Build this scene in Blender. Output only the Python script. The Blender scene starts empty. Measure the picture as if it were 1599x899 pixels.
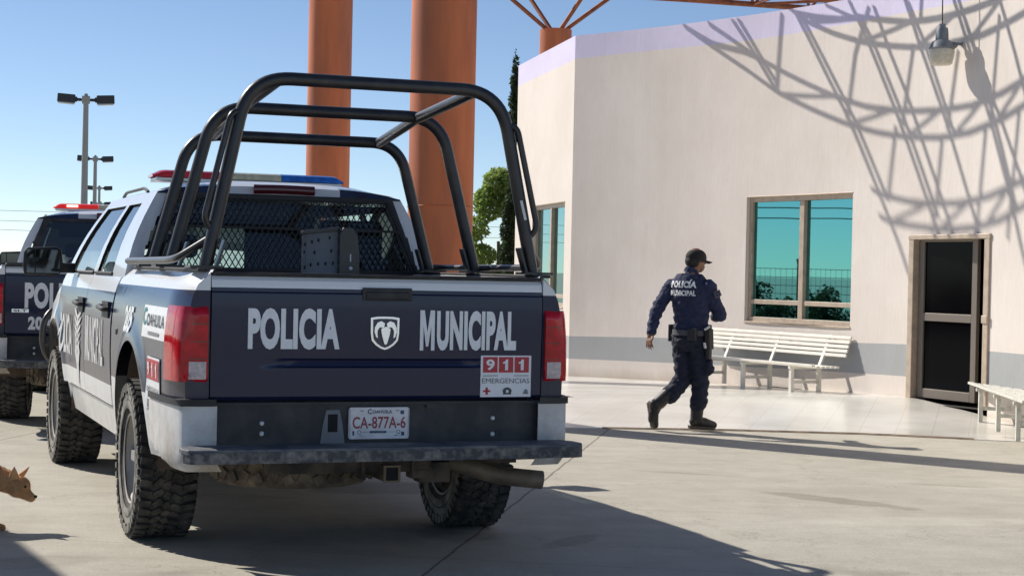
import bpy, bmesh, math, random
from mathutils import Vector, Matrix, noise
R = math.radians
C = bpy.context.scene.collection
S = bpy.context.scene

# ------------------------------------------------------------------ camera, sky, sun, exposure
F_PX, PITCH, ROLL, EYE = 2705.6, -0.009714, 0.021145, 1.4436
cam = bpy.data.cameras.new('camera')
cam.sensor_width = 36.0
cam.lens = F_PX / 1599.0 * 36.0
cam.clip_start, cam.clip_end = 0.1, 6000
co = bpy.data.objects.new('camera', cam); C.objects.link(co)
fw = Vector((0, math.cos(PITCH), math.sin(PITCH))); up0 = Vector((0, -math.sin(PITCH), math.cos(PITCH)))
rt0 = Vector((1, 0, 0)); c_, s_ = math.cos(ROLL), math.sin(ROLL)
rt = c_ * rt0 + s_ * up0; up = -s_ * rt0 + c_ * up0
M = Matrix.Identity(4)
for i in range(3):
    M[i][0], M[i][1], M[i][2] = rt[i], up[i], -fw[i]
M.translation = (0, 0, EYE)
co.matrix_world = M
S.camera = co

SUN_AZ, SUN_EL = R(37.0), R(37.0)
SUN = Vector((-math.cos(SUN_AZ) * math.cos(SUN_EL), math.sin(SUN_AZ) * math.cos(SUN_EL), math.sin(SUN_EL)))
w = bpy.data.worlds.new('World'); S.world = w; w.use_nodes = True
nt = w.node_tree; nt.nodes.clear()
sky = nt.nodes.new('ShaderNodeTexSky'); sky.sky_type = 'NISHITA'; sky.sun_disc = False
sky.sun_elevation = SUN_EL; sky.sun_rotation = math.atan2(SUN.x, SUN.y)
sky.air_density = 0.6; sky.dust_density = 0.1; sky.ozone_density = 1.6; sky.altitude = 300
bg = nt.nodes.new('ShaderNodeBackground'); bg.inputs[1].default_value = 0.085
ow = nt.nodes.new('ShaderNodeOutputWorld')
nt.links.new(sky.outputs[0], bg.inputs[0]); nt.links.new(bg.outputs[0], ow.inputs[0])
sl = bpy.data.lights.new('sun', 'SUN'); sl.energy = 4.0; sl.angle = R(0.53); sl.color = (1.0, 0.94, 0.85)
so = bpy.data.objects.new('sun', sl); C.objects.link(so)
so.rotation_euler = SUN.to_track_quat('Z', 'Y').to_euler(); so.location = SUN * 60
S.view_settings.view_transform = 'Standard'; S.view_settings.look = 'None'
S.view_settings.exposure = 0.41; S.view_settings.gamma = 1.0
S.view_settings.use_curve_mapping = False
S.cycles.max_bounces = 8; S.cycles.transparent_max_bounces = 16
rng = random.Random(7)

# ------------------------------------------------------------------ materials
def mat(name, col, rough=0.5, metal=0.0, var=0.0, vscale=6.0, bump=0.0, bscale=60.0, coat=0.0, spec=0.5,
        dirt=None, dscale=3.0, damt=0.0, stretch=(1, 1, 1), emit=None, estr=0.0, rvar=0.0):
    m = bpy.data.materials.new(name); m.use_nodes = True
    n = m.node_tree; b = n.nodes['Principled BSDF']
    b.inputs['Base Color'].default_value = (*col, 1); b.inputs['Roughness'].default_value = rough
    b.inputs['Metallic'].default_value = metal; b.inputs['Coat Weight'].default_value = coat
    b.inputs['Coat Roughness'].default_value = 0.06
    b.inputs['Specular IOR Level'].default_value = spec
    tc = n.nodes.new('ShaderNodeTexCoord'); mp = n.nodes.new('ShaderNodeMapping'); mp.inputs['Scale'].default_value = stretch
    n.links.new(tc.outputs['Object'], mp.inputs[0])
    last = None
    def nz(scale, det=5):
        t = n.nodes.new('ShaderNodeTexNoise'); t.inputs['Scale'].default_value = scale; t.inputs['Detail'].default_value = det
        n.links.new(mp.outputs[0], t.inputs['Vector']); return t
    if var > 0:
        t = nz(vscale); rp = n.nodes.new('ShaderNodeValToRGB')
        rp.color_ramp.elements[0].position = 0.3; rp.color_ramp.elements[1].position = 0.72
        rp.color_ramp.elements[0].color = (*[c * (1 - var) for c in col], 1)
        rp.color_ramp.elements[1].color = (*[min(1, c * (1 + var)) for c in col], 1)
        n.links.new(t.outputs[0], rp.inputs[0]); last = rp.outputs[0]
    if dirt:
        t = nz(dscale, 8); mr = n.nodes.new('ShaderNodeMapRange')
        mr.inputs[1].default_value = 0.42; mr.inputs[2].default_value = 0.75; mr.inputs[3].default_value = 0; mr.inputs[4].default_value = damt
        n.links.new(t.outputs[0], mr.inputs[0])
        mx = n.nodes.new('ShaderNodeMix'); mx.data_type = 'RGBA'
        mx.inputs[6].default_value = (*col, 1); mx.inputs[7].default_value = (*dirt, 1)
        if last: n.links.new(last, mx.inputs[6])
        n.links.new(mr.outputs[0], mx.inputs[0]); last = mx.outputs[2]
    if last: n.links.new(last, b.inputs['Base Color'])
    if rvar > 0:
        t = nz(vscale * 1.7); mr = n.nodes.new('ShaderNodeMapRange'); mr.inputs[3].default_value = max(0.02, rough - rvar); mr.inputs[4].default_value = rough + rvar
        n.links.new(t.outputs[0], mr.inputs[0]); n.links.new(mr.outputs[0], b.inputs['Roughness'])
    if bump > 0:
        t = nz(bscale, 4); bp = n.nodes.new('ShaderNodeBump'); bp.inputs['Strength'].default_value = bump; bp.inputs['Distance'].default_value = 0.01
        n.links.new(t.outputs[0], bp.inputs['Height']); n.links.new(bp.outputs[0], b.inputs['Normal'])
    if emit:
        b.inputs['Emission Color'].default_value = (*emit, 1); b.inputs['Emission Strength'].default_value = estr
    return m

def glass_mat(name, tint, refl=(1, 1, 1), gloss=0.12, rough=0.01):
    """thin sheet glass: tinted see-through plus a Fresnel reflection"""
    m = bpy.data.materials.new(name); m.use_nodes = True; n = m.node_tree; n.nodes.clear()
    o = n.nodes.new('ShaderNodeOutputMaterial'); tr = n.nodes.new('ShaderNodeBsdfTransparent'); tr.inputs[0].default_value = (*tint, 1)
    g = n.nodes.new('ShaderNodeBsdfGlossy'); g.inputs[0].default_value = (*refl, 1); g.inputs['Roughness'].default_value = rough
    lw = n.nodes.new('ShaderNodeLayerWeight'); lw.inputs[0].default_value = 0.35
    mr = n.nodes.new('ShaderNodeMapRange'); mr.inputs[3].default_value = gloss; mr.inputs[4].default_value = 0.95
    mx = n.nodes.new('ShaderNodeMixShader')
    n.links.new(lw.outputs['Fresnel'], mr.inputs[0]); n.links.new(mr.outputs[0], mx.inputs[0])
    n.links.new(tr.outputs[0], mx.inputs[1]); n.links.new(g.outputs[0], mx.inputs[2]); n.links.new(mx.outputs[0], o.inputs[0])
    return m

def livery(name, z_top, z_low, low_dust=0.5):
    """police paint: white top band, navy middle, white lower body; road dust grows towards the wheels"""
    m = bpy.data.materials.new(name); m.use_nodes = True; n = m.node_tree; b = n.nodes['Principled BSDF']
    tc = n.nodes.new('ShaderNodeTexCoord'); sp = n.nodes.new('ShaderNodeSeparateXYZ'); n.links.new(tc.outputs['Object'], sp.inputs[0])
    def step(z, hi):
        q = n.nodes.new('ShaderNodeMath'); q.operation = 'GREATER_THAN' if hi else 'LESS_THAN'
        n.links.new(sp.outputs[2], q.inputs[0]); q.inputs[1].default_value = z; return q
    white, navy = (0.84, 0.86, 0.88, 1), (0.008, 0.015, 0.056, 1)
    a, c = step(z_top, True), step(z_low, False)
    mx = n.nodes.new('ShaderNodeMix'); mx.data_type = 'RGBA'; mx.inputs[6].default_value = navy; mx.inputs[7].default_value = white
    ad = n.nodes.new('ShaderNodeMath'); ad.operation = 'MAXIMUM'; n.links.new(a.outputs[0], ad.inputs[0]); n.links.new(c.outputs[0], ad.inputs[1])
    n.links.new(ad.outputs[0], mx.inputs[0])
    nz = n.nodes.new('ShaderNodeTexNoise'); nz.inputs['Scale'].default_value = 4.5; nz.inputs['Detail'].default_value = 9; nz.inputs['Roughness'].default_value = 0.7
    n.links.new(tc.outputs['Object'], nz.inputs['Vector'])
    hz = n.nodes.new('ShaderNodeMapRange'); hz.inputs[1].default_value = 1.05; hz.inputs[2].default_value = 0.45; hz.inputs[3].default_value = 0.004; hz.inputs[4].default_value = low_dust
    n.links.new(sp.outputs[2], hz.inputs[0])
    nr = n.nodes.new('ShaderNodeMapRange'); nr.inputs[1].default_value = 0.35; nr.inputs[2].default_value = 0.7; nr.inputs[3].default_value = 0.25; nr.inputs[4].default_value = 1.3
    n.links.new(nz.outputs[0], nr.inputs[0])
    mu = n.nodes.new('ShaderNodeMath'); mu.operation = 'MULTIPLY'; mu.use_clamp = True
    n.links.new(hz.outputs[0], mu.inputs[0]); n.links.new(nr.outputs[0], mu.inputs[1])
    m2 = n.nodes.new('ShaderNodeMix'); m2.data_type = 'RGBA'; m2.inputs[7].default_value = (0.36, 0.30, 0.23, 1)
    n.links.new(mu.outputs[0], m2.inputs[0]); n.links.new(mx.outputs[2], m2.inputs[6])
    n.links.new(m2.outputs[2], b.inputs['Base Color'])
    rr = n.nodes.new('ShaderNodeMapRange'); rr.inputs[3].default_value = 0.25; rr.inputs[4].default_value = 0.75
    n.links.new(mu.outputs[0], rr.inputs[0]); n.links.new(rr.outputs[0], b.inputs['Roughness'])
    b.inputs['Coat Weight'].default_value = 0.3; b.inputs['Coat Roughness'].default_value = 0.08; b.inputs['Specular IOR Level'].default_value = 0.3
    # very slight waviness of pressed sheet steel
    t = n.nodes.new('ShaderNodeTexNoise'); t.inputs['Scale'].default_value = 2.2; t.inputs['Detail'].default_value = 1
    bp = n.nodes.new('ShaderNodeBump'); bp.inputs['Strength'].default_value = 0.12; bp.inputs['Distance'].default_value = 0.02
    n.links.new(tc.outputs['Object'], t.inputs['Vector']); n.links.new(t.outputs[0], bp.inputs['Height']); n.links.new(bp.outputs[0], b.inputs['Normal'])
    return m

MT = {}
MT['side'] = livery('bed and door paint', 1.325, 0.80, 0.42)
MT['door'] = livery('door paint', 1.275, 0.74, 0.42)
MT['tail'] = livery('tailgate paint', 1.340, 0.0, 0.035)
MT['white_paint'] = mat('white paint', (0.78, 0.80, 0.82), 0.28, coat=0.6, dirt=(0.45, 0.40, 0.33), damt=0.15, dscale=5)
MT['bumper_white'] = livery('dusty bumper paint', 0.0, 0.0, 0.95)
MT['navy_paint'] = mat('navy paint', (0.008, 0.015, 0.056), 0.25, coat=0.6, dirt=(0.2, 0.18, 0.16), damt=0.12, dscale=6)
MT['plastic'] = mat('black plastic', (0.018, 0.018, 0.020), 0.5, bump=0.15, bscale=300, dirt=(0.12, 0.10, 0.085), damt=0.35, dscale=9)
MT['plate_black'] = mat('dusty black steel', (0.030, 0.032, 0.037), 0.55, dirt=(0.13, 0.12, 0.11), damt=0.45, dscale=8, bump=0.25, bscale=120)
MT['step_steel'] = mat('dusty step plate', (0.10, 0.11, 0.13), 0.6, dirt=(0.34, 0.31, 0.27), damt=0.75, dscale=9, bump=0.5, bscale=55)
MT['step_edge'] = mat('chipped step edge', (0.045, 0.05, 0.06), 0.5, dirt=(0.42, 0.40, 0.36), damt=0.55, dscale=26, bump=0.3, bscale=90)
MT['tube'] = mat('satin black tube', (0.022, 0.022, 0.025), 0.36, coat=0.15, dirt=(0.10, 0.09, 0.085), damt=0.3, dscale=10, bump=0.05, bscale=200)
MT['under'] = mat('muddy underbody', (0.035, 0.030, 0.027), 0.85, dirt=(0.20, 0.155, 0.11), damt=0.8, dscale=6, bump=0.4, bscale=40)
MT['mud'] = mat('mud brown', (0.22, 0.17, 0.12), 0.95, var=0.35, vscale=9, bump=0.6, bscale=40)
MT['liner'] = mat('wheel arch liner', (0.13, 0.095, 0.07), 0.95, var=0.35, vscale=8, bump=0.4, bscale=50)
MT['exhaust'] = mat('dusty exhaust steel', (0.24, 0.19, 0.14), 0.6, metal=0.35, var=0.4, vscale=9, bump=0.2, bscale=80)
MT['rubber'] = mat('tyre rubber', (0.028, 0.028, 0.028), 0.85, dirt=(0.20, 0.18, 0.15), damt=0.55, dscale=14, bump=0.3, bscale=120)
MT['rubber_side'] = mat('dusty sidewall', (0.13, 0.125, 0.115), 0.9, dirt=(0.38, 0.355, 0.31), damt=1.0, dscale=10, bump=0.3, bscale=110)
MT['spare'] = mat('mud caked spare', (0.10, 0.08, 0.06), 0.9, dirt=(0.30, 0.24, 0.17), damt=0.9, dscale=12, bump=0.5, bscale=60)
MT['rim'] = mat('dusty alloy', (0.46, 0.44, 0.41), 0.55, metal=0.35, dirt=(0.33, 0.30, 0.25), damt=0.6, dscale=8)
MT['chrome'] = mat('chrome', (0.86, 0.87, 0.90), 0.22, metal=1.0)
MT['red_lens'] = mat('red lens', (0.55, 0.004, 0.018), 0.06, spec=0.3, coat=0.35, var=0.3, vscale=22)
MT['dark_red'] = mat('smoked red lens', (0.10, 0.012, 0.018), 0.12, coat=0.8)
MT['clear_lens'] = mat('clear lens', (0.58, 0.50, 0.52), 0.15, coat=0.8, var=0.25, vscale=60)
MT['bar_red'] = mat('beacon red', (0.60, 0.025, 0.03), 0.15, coat=0.8, var=0.3, vscale=25)
MT['bar_clear'] = mat('beacon yellowed clear', (0.60, 0.54, 0.36), 0.2, coat=0.8, var=0.2, vscale=25)
MT['bar_blue'] = mat('beacon blue', (0.02, 0.14, 0.52), 0.15, coat=0.8, var=0.3, vscale=25)
MT['bar_lit'] = mat('beacon red lit', (0.6, 0.02, 0.02), 0.2, emit=(1.0, 0.04, 0.03), estr=0.25)
MT['bar_core'] = mat('beacon lit core', (0.9, 0.4, 0.3), 0.2, emit=(1.0, 0.45, 0.35), estr=2.5)
MT['vinyl'] = mat('white vinyl', (0.90, 0.91, 0.93), 0.35, var=0.05, vscale=20)
MT['vinyl_worn'] = mat('worn white vinyl', (0.66, 0.66, 0.66), 0.45, var=0.2, vscale=12)
MT['sticker_red'] = mat('sticker red', (0.52, 0.03, 0.05), 0.4)
MT['sticker_ink'] = mat('sticker ink', (0.05, 0.055, 0.07), 0.4)
MT['sticker_grey'] = mat('sticker grey', (0.22, 0.22, 0.24), 0.4)
MT['teal_ink'] = mat('teal ink', (0.02, 0.25, 0.27), 0.4)
MT['plate_white'] = mat('plate white', (0.84, 0.83, 0.84), 0.4, var=0.12, vscale=25, dirt=(0.35, 0.3, 0.27), damt=0.2, dscale=12)
MT['plate_red'] = mat('plate red ink', (0.33, 0.05, 0.06), 0.4)
MT['plate_blue'] = mat('plate blue ink', (0.03, 0.07, 0.16), 0.4)
MT['car_glass'] = glass_mat('tinted car glass', (0.10, 0.12, 0.13), gloss=0.10)
MT['rear_glass'] = glass_mat('rear glass', (0.55, 0.66, 0.64), gloss=0.03)
MT['wind_glass'] = glass_mat('windscreen glass', (0.80, 0.96, 0.92), gloss=0.03)
MT['mirror'] = mat('mirror glass', (0.07, 0.078, 0.085), 0.03, metal=1.0)
MT['rear_dark'] = glass_mat('dark rear glass', (0.05, 0.055, 0.06), gloss=0.03)
MT['cabin'] = mat('dark cabin', (0.014, 0.014, 0.016), 0.85, bump=0.2, bscale=120)
MT['screen'] = mat('black screen wire', (0.012, 0.012, 0.014), 0.5)
MT['shield'] = mat('grey painted steel', (0.17, 0.19, 0.21), 0.5, dirt=(0.30, 0.29, 0.28), damt=0.35, dscale=10, bump=0.12, bscale=90)
MT['bolt'] = mat('pale bolt', (0.75, 0.75, 0.75), 0.3)
MT['silver'] = mat('brushed aluminium', (0.50, 0.50, 0.50), 0.35, metal=0.9, dirt=(0.3, 0.27, 0.24), damt=0.4, dscale=9)

# ------------------------------------------------------------------ mesh helpers
class MB:
    def __init__(s): s.v, s.f, s.m = [], [], []
    def add(s, vs, fs, mi=0):
        o = len(s.v); s.v += [tuple(p) for p in vs]
        for f in fs: s.f.append([o + i for i in f]); s.m.append(mi)
        return s
    def box(s, c, d, mi=0, X=None):
        c = Vector(c); h = [q / 2 for q in d]; vs = []
        for sx in (-1, 1):
            for sy in (-1, 1):
                for sz in (-1, 1):
                    p = Vector((sx * h[0], sy * h[1], sz * h[2]))
                    if X is not None: p = X @ p
                    vs.append(p + c)
        return s.add(vs, [(0, 1, 3, 2), (4, 6, 7, 5), (0, 4, 5, 1), (2, 3, 7, 6), (0, 2, 6, 4), (1, 5, 7, 3)], mi)
    def bar(s, a, b, wd, ht, upv=(0, 0, 1), mi=0):
        a, b = Vector(a), Vector(b); d = (b - a).normalized(); u = Vector(upv)
        sd = d.cross(u).normalized(); u = sd.cross(d).normalized(); vs = []
        for p in (a, b):
            for i, j in ((-1, -1), (1, -1), (1, 1), (-1, 1)): vs.append(p + sd * i * wd / 2 + u * j * ht / 2)
        return s.add(vs, [(3, 2, 1, 0), (4, 5, 6, 7), (0, 1, 5, 4), (1, 2, 6, 5), (2, 3, 7, 6), (3, 0, 4, 7)], mi)
    def tube(s, pts, r, n=10, mi=0, cap=True, closed=False):
        pts = [Vector(p) for p in pts]; k = len(pts)
        rr = r if isinstance(r, (list, tuple)) else [r] * k
        vs, fs = [], []; pu = None
        for i, p in enumerate(pts):
            if closed: d = pts[(i + 1) % k] - pts[i - 1]
            else: d = pts[min(i + 1, k - 1)] - pts[max(i - 1, 0)]
            d.normalize()
            if pu is None:
                pu = Vector((0, 0, 1)) if abs(d.z) < 0.9 else Vector((1, 0, 0))
            u = (pu - d * pu.dot(d)).normalized(); pu = u; q = d.cross(u)
            for j in range(n):
                a = 2 * math.pi * j / n; vs.append(p + (u * math.cos(a) + q * math.sin(a)) * rr[i])
        for i in range(k if closed else k - 1):
            i2 = (i + 1) % k
            for j in range(n):
                j2 = (j + 1) % n; fs.append((i * n + j, i * n + j2, i2 * n + j2, i2 * n + j))
        if cap and not closed:
            fs.append(tuple(range(n))[::-1]); fs.append(tuple((k - 1) * n + j for j in range(n)))
        return s.add(vs, fs, mi)
    def lathe(s, prof, n=32, axis='x', c=(0, 0, 0), mi=0):
        """prof: (position along the axis, radius)"""
        vs, fs = [], []; c = Vector(c)
        for (a, r) in prof:
            for j in range(n):
                t = 2 * math.pi * j / n; y, z = r * math.cos(t), r * math.sin(t)
                p = {'x': (a, y, z), 'y': (y, a, z), 'z': (y, z, a)}[axis]
                vs.append(c + Vector(p))
        for i in range(len(prof) - 1):
            for j in range(n):
                j2 = (j + 1) % n; f = (i * n + j, i * n + j2, (i + 1) * n + j2, (i + 1) * n + j)
                fs.append(f if axis != 'y' else f[::-1])
        if prof[0][1] > 1e-5 and False: pass
        return s.add(vs, fs, mi)
    def grid(s, fn, nu, nv, mi=0, skip=None, flip=False):
        vs, fs = [], []
        for i in range(nu + 1):
            for j in range(nv + 1): vs.append(fn(i / nu, j / nv))
        for i in range(nu):
            for j in range(nv):
                if skip and skip((i + .5) / nu, (j + .5) / nv): continue
                a = i * (nv + 1) + j; f = (a, a + nv + 1, a + nv + 2, a + 1)
                fs.append(f[::-1] if flip else f)
        return s.add(vs, fs, mi)
    def prism(s, poly, fn, t0, t1, mi=0):
        """poly of (u, v); fn(u, v, t) -> point"""
        n = len(poly); vs = [fn(u, v, t0) for u, v in poly] + [fn(u, v, t1) for u, v in poly]
        fs = [tuple(range(n))[::-1], tuple(range(n, 2 * n))] + [(i, (i + 1) % n, n + (i + 1) % n, n + i) for i in range(n)]
        return s.add(vs, fs, mi)
    def build(s, name, mats, parent=None, smooth=None, bevel=0.0, loc=None, rot=None, recalc=True):
        me = bpy.data.meshes.new(name); me.from_pydata(s.v, [], s.f)
        if not isinstance(mats, (list, tuple)): mats = [mats]
        for q in mats: me.materials.append(q)
        me.polygons.foreach_set('material_index', s.m)
        bm = bmesh.new(); bm.from_mesh(me)
        if recalc: bmesh.ops.recalc_face_normals(bm, faces=bm.faces)
        if bevel > 0:
            es = [e for e in bm.edges if len(e.link_faces) == 2 and e.calc_face_angle(0) > 0.6]
            bmesh.ops.bevel(bm, geom=es, offset=bevel, segments=2, profile=0.5, affect='EDGES', clamp_overlap=True)
        bm.to_mesh(me); bm.free()
        if smooth is not None:
            me.polygons.foreach_set('use_smooth', [True] * len(me.polygons)); me.set_sharp_from_angle(angle=R(smooth))
        o = bpy.data.objects.new(name, me); C.objects.link(o)
        if parent: o.parent = parent
        if loc: o.location = loc
        if rot: o.rotation_euler = rot
        return o

def tag(o, label=None, cat=None, group=None, kind=None):
    if label: o['label'] = label
    if cat: o['category'] = cat
    if group: o['group'] = group
    if kind: o['kind'] = kind
    return o
def empty(name, loc, rz=0):
    o = bpy.data.objects.new(name, None); C.objects.link(o); o.location = loc; o.rotation_euler = (0, 0, rz); o.empty_display_size = 0.2
    return o
def copy_tree(o, parent=None):
    c = o.copy(); C.objects.link(c)
    if parent: c.parent = parent
    for ch in list(o.children): copy_tree(ch, c)
    return c
def lerp(a, b, t): return a + (b - a) * t
def interp(tab, x):
    if x <= tab[0][0]: return tab[0][1]
    for (a, va), (b, vb) in zip(tab, tab[1:]):
        if x <= b: return lerp(va, vb, (x - a) / (b - a))
    return tab[-1][1]
def fillet(pts, r, n=6):
    """round the inner corners of a polyline"""
    pts = [Vector(p) for p in pts]; out = [pts[0]]
    for a, b, c in zip(pts, pts[1:], pts[2:]):
        d1, d2 = (a - b), (c - b); rr = min(r, d1.length * .49, d2.length * .49)
        p, q = b + d1.normalized() * rr, b + d2.normalized() * rr
        for i in range(n + 1):
            t = i / n; out.append((1 - t) ** 2 * p + 2 * t * (1 - t) * b + t * t * q)
    out.append(pts[-1]); return out

_tc = {}
def text_geo(s, bold=0.0):
    """flat letter outlines from Blender's built-in font, normalised to a unit box"""
    k = (s, bold)
    if k in _tc: return _tc[k]
    cu = bpy.data.curves.new('t', 'FONT'); cu.body = s; cu.size = 1; cu.offset = bold; cu.resolution_u = 4; cu.space_character = 1.0 + bold * 1.2
    o = bpy.data.objects.new('t', cu); C.objects.link(o)
    dg = bpy.context.evaluated_depsgraph_get(); me = bpy.data.meshes.new_from_object(o.evaluated_get(dg))
    vs = [v.co.copy() for v in me.vertices]; fs = [list(p.vertices) for p in me.polygons]
    bpy.data.objects.remove(o); bpy.data.curves.remove(cu); bpy.data.meshes.remove(me)
    x0, x1 = min(v.x for v in vs), max(v.x for v in vs); y0, y1 = min(v.y for v in vs), max(v.y for v in vs)
    _tc[k] = ([((v.x - x0) / (x1 - x0), (v.y - y0) / (y1 - y0)) for v in vs], fs)
    return _tc[k]
def put_text(mb, s, fn, bold=0.0, mi=0):
    """fn(u, v) with u, v in 0..1 -> point"""
    vs, fs = text_geo(s, bold); mb.add([fn(u, v) for u, v in vs], fs, mi)
def put_one(mb, fn, mi=0):
    """a plain bold figure one"""
    mb.add([fn(u, v) for u, v in ((.36, 0), (.72, 0), (.72, 1), (.48, 1), (.36, .82), (.10, .74), (.10, .60), (.36, .64))], [(0, 1, 2, 3, 4), (4, 5, 6, 7)], mi)
def put_m_word(mb, rest, fn, bold=0.0, mi=0):
    """word with a plain block M in front of the other letters"""
    P_ = [(0, 0), (0, 1), (.30, 1), (.5, .45), (.70, 1), (1, 1), (1, 0), (.76, 0), (.76, .60), (.58, .10), (.42, .10), (.24, .60), (.24, 0)]
    mb.add([fn(u * .150, v) for u, v in P_], [(0, 1, 2, 11, 12), (2, 3, 9, 10, 11), (3, 4, 8, 9), (4, 5, 6, 7, 8)], mi)
    put_text(mb, rest, lambda u, v: fn(.172 + .828 * u, v), bold, mi)
def rect_fn(x0, z0, x1, z1, y):            # on a plane facing -y
    return lambda u, v: (lerp(x0, x1, u), y, lerp(z0, z1, v))

# organic shapes: closed shells merged by a voxel remesh into one continuous skin
def capsule(mb, a, b, ra, rb, n=14, flat=1.0, fv=None):
    a, b = Vector(a), Vector(b); d = b - a; L = d.length
    d = d.normalized() if L > 1e-6 else Vector((0, 0, 1))
    u = Vector(fv) if fv else (Vector((0, 0, 1)) if abs(d.z) < 0.9 else Vector((1, 0, 0)))
    u = (u - d * u.dot(d)).normalized(); q = d.cross(u)
    rings = []
    for i in range(5):
        t = math.pi / 2 * i / 5; rings.append((a - d * ra * math.cos(t), ra * math.sin(t)))
    for i in range(7): rings.append((lerp(a, b, i / 6), lerp(ra, rb, i / 6)))
    for i in range(4, -1, -1):
        t = math.pi / 2 * i / 5; rings.append((b + d * rb * math.cos(t), rb * math.sin(t)))
    vs, fs = [], []
    for p, r in rings:
        r = max(r, 1e-4)
        for j in range(n):
            t = 2 * math.pi * j / n; vs.append(p + u * math.cos(t) * r * flat + q * math.sin(t) * r)
    k = len(rings)
    for i in range(k - 1):
        for j in range(n):
            j2 = (j + 1) % n; fs.append((i * n + j, i * n + j2, (i + 1) * n + j2, (i + 1) * n + j))
    fs.append(tuple(range(n))[::-1]); fs.append(tuple((k - 1) * n + j for j in range(n)))
    mb.add(vs, fs)
def ellipsoid(mb, c, rad, X=None, nu=16, nv=10):
    vs, fs = [], []; c = Vector(c)
    for i in range(nv + 1):
        a = math.pi * i / nv
        for j in range(nu):
            t = 2 * math.pi * j / nu
            p = Vector((rad[0] * math.sin(a) * math.cos(t), rad[1] * math.sin(a) * math.sin(t), rad[2] * math.cos(a)))
            if X is not None: p = X @ p
            vs.append(c + p)
    for i in range(nv):
        for j in range(nu):
            j2 = (j + 1) % nu; fs.append((i * nu + j, (i + 1) * nu + j, (i + 1) * nu + j2, i * nu + j2))
    mb.add(vs, fs)
def loft(mb, rings, n=20):
    """rings: (centre, axis1 vector, axis2 vector); closed shell"""
    vs, fs = [], []
    for c, a, b in rings:
        c, a, b = Vector(c), Vector(a), Vector(b)
        for j in range(n):
            t = 2 * math.pi * j / n; vs.append(c + a * math.cos(t) + b * math.sin(t))
    k = len(rings)
    for i in range(k - 1):
        for j in range(n):
            j2 = (j + 1) % n; fs.append((i * n + j, i * n + j2, (i + 1) * n + j2, (i + 1) * n + j))
    fs.append(tuple(range(n))[::-1]); fs.append(tuple((k - 1) * n + j for j in range(n)))
    mb.add(vs, fs)
def skin(mb, name, material, parent, voxel=0.008, smooth=4, disp=None, offset=0.0):
    me = bpy.data.meshes.new(name); me.from_pydata(mb.v, [], mb.f)
    bm = bmesh.new(); bm.from_mesh(me); bmesh.ops.remove_doubles(bm, verts=bm.verts, dist=1e-5); bmesh.ops.recalc_face_normals(bm, faces=bm.faces); bm.to_mesh(me); bm.free()
    o = bpy.data.objects.new(name, me); C.objects.link(o)
    md = o.modifiers.new('r', 'REMESH'); md.mode = 'VOXEL'; md.voxel_size = voxel; md.use_smooth_shade = True
    ms = o.modifiers.new('s', 'SMOOTH'); ms.factor = 0.5; ms.iterations = smooth
    dg = bpy.context.evaluated_depsgraph_get(); m2 = bpy.data.meshes.new_from_object(o.evaluated_get(dg)); m2.name = name
    o.modifiers.clear(); o.data = m2; bpy.data.meshes.remove(me)
    if disp:
        nrm = [v.normal.copy() for v in m2.vertices]
        for v, nn in zip(m2.vertices, nrm): v.co += nn * disp(v.co)
    m2.materials.clear(); m2.materials.append(material)
    m2.polygons.foreach_set('use_smooth', [True] * len(m2.polygons))
    if parent: o.parent = parent
    return o
# ------------------------------------------------------------------ police pickup (local axes: x right, y forward from the tailgate, z up)
RA, FA = 1.24, 4.81           # axle positions
PROF = [(.38, .925), (.46, .95), (.55, .972), (.70, .988), (.82, .996), (.95, 1.0), (1.10, .998), (1.22, .986), (1.30, .968), (1.36, .942), (1.39, .915), (1.41, .88)]
def side_x(y, z):
    x = interp(PROF, z)
    for yc in (RA, FA):
        d = math.hypot(y - yc, (z - .42) * .95) - .585
        if d > -.05: x += .024 * math.exp(-(max(d, 0) / .075) ** 2)
    if y < .30: x -= .055 * (1 - max(y, -.1) / .30) ** 2
    if y > 5.0: x -= .16 * ((y - 5.0) / .8) ** 2
    return x
def arch_z(y, base):
    z = base
    for yc in (RA, FA):
        q = abs(y - yc) / .585
        if q < 1: z = max(z, .42 + .615 * math.sqrt(1 - q * q))
    return z
def side_strip(mb, sg, y0, y1, base, top, step=.035, nz=16, mi=0):
    ys = set()
    k = max(2, int((y1 - y0) / step))
    for i in range(k + 1): ys.add(round(lerp(y0, y1, i / k), 4))
    for yc in (RA, FA):
        for e in (-.584, -.58, -.565, -.53, .53, .565, .58, .584):
            if y0 < yc + e < y1: ys.add(round(yc + e, 4))
    ys = sorted(ys); n = len(ys) - 1
    tp = top if callable(top) else (lambda y: top)
    def fn(u, v):
        y = ys[int(round(u * n))]; zb = arch_z(y, base); z = lerp(zb, max(tp(y), zb + .01), v)
        return (sg * side_x(y, z), y, z)
    mb.grid(fn, n, nz, mi)

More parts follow.
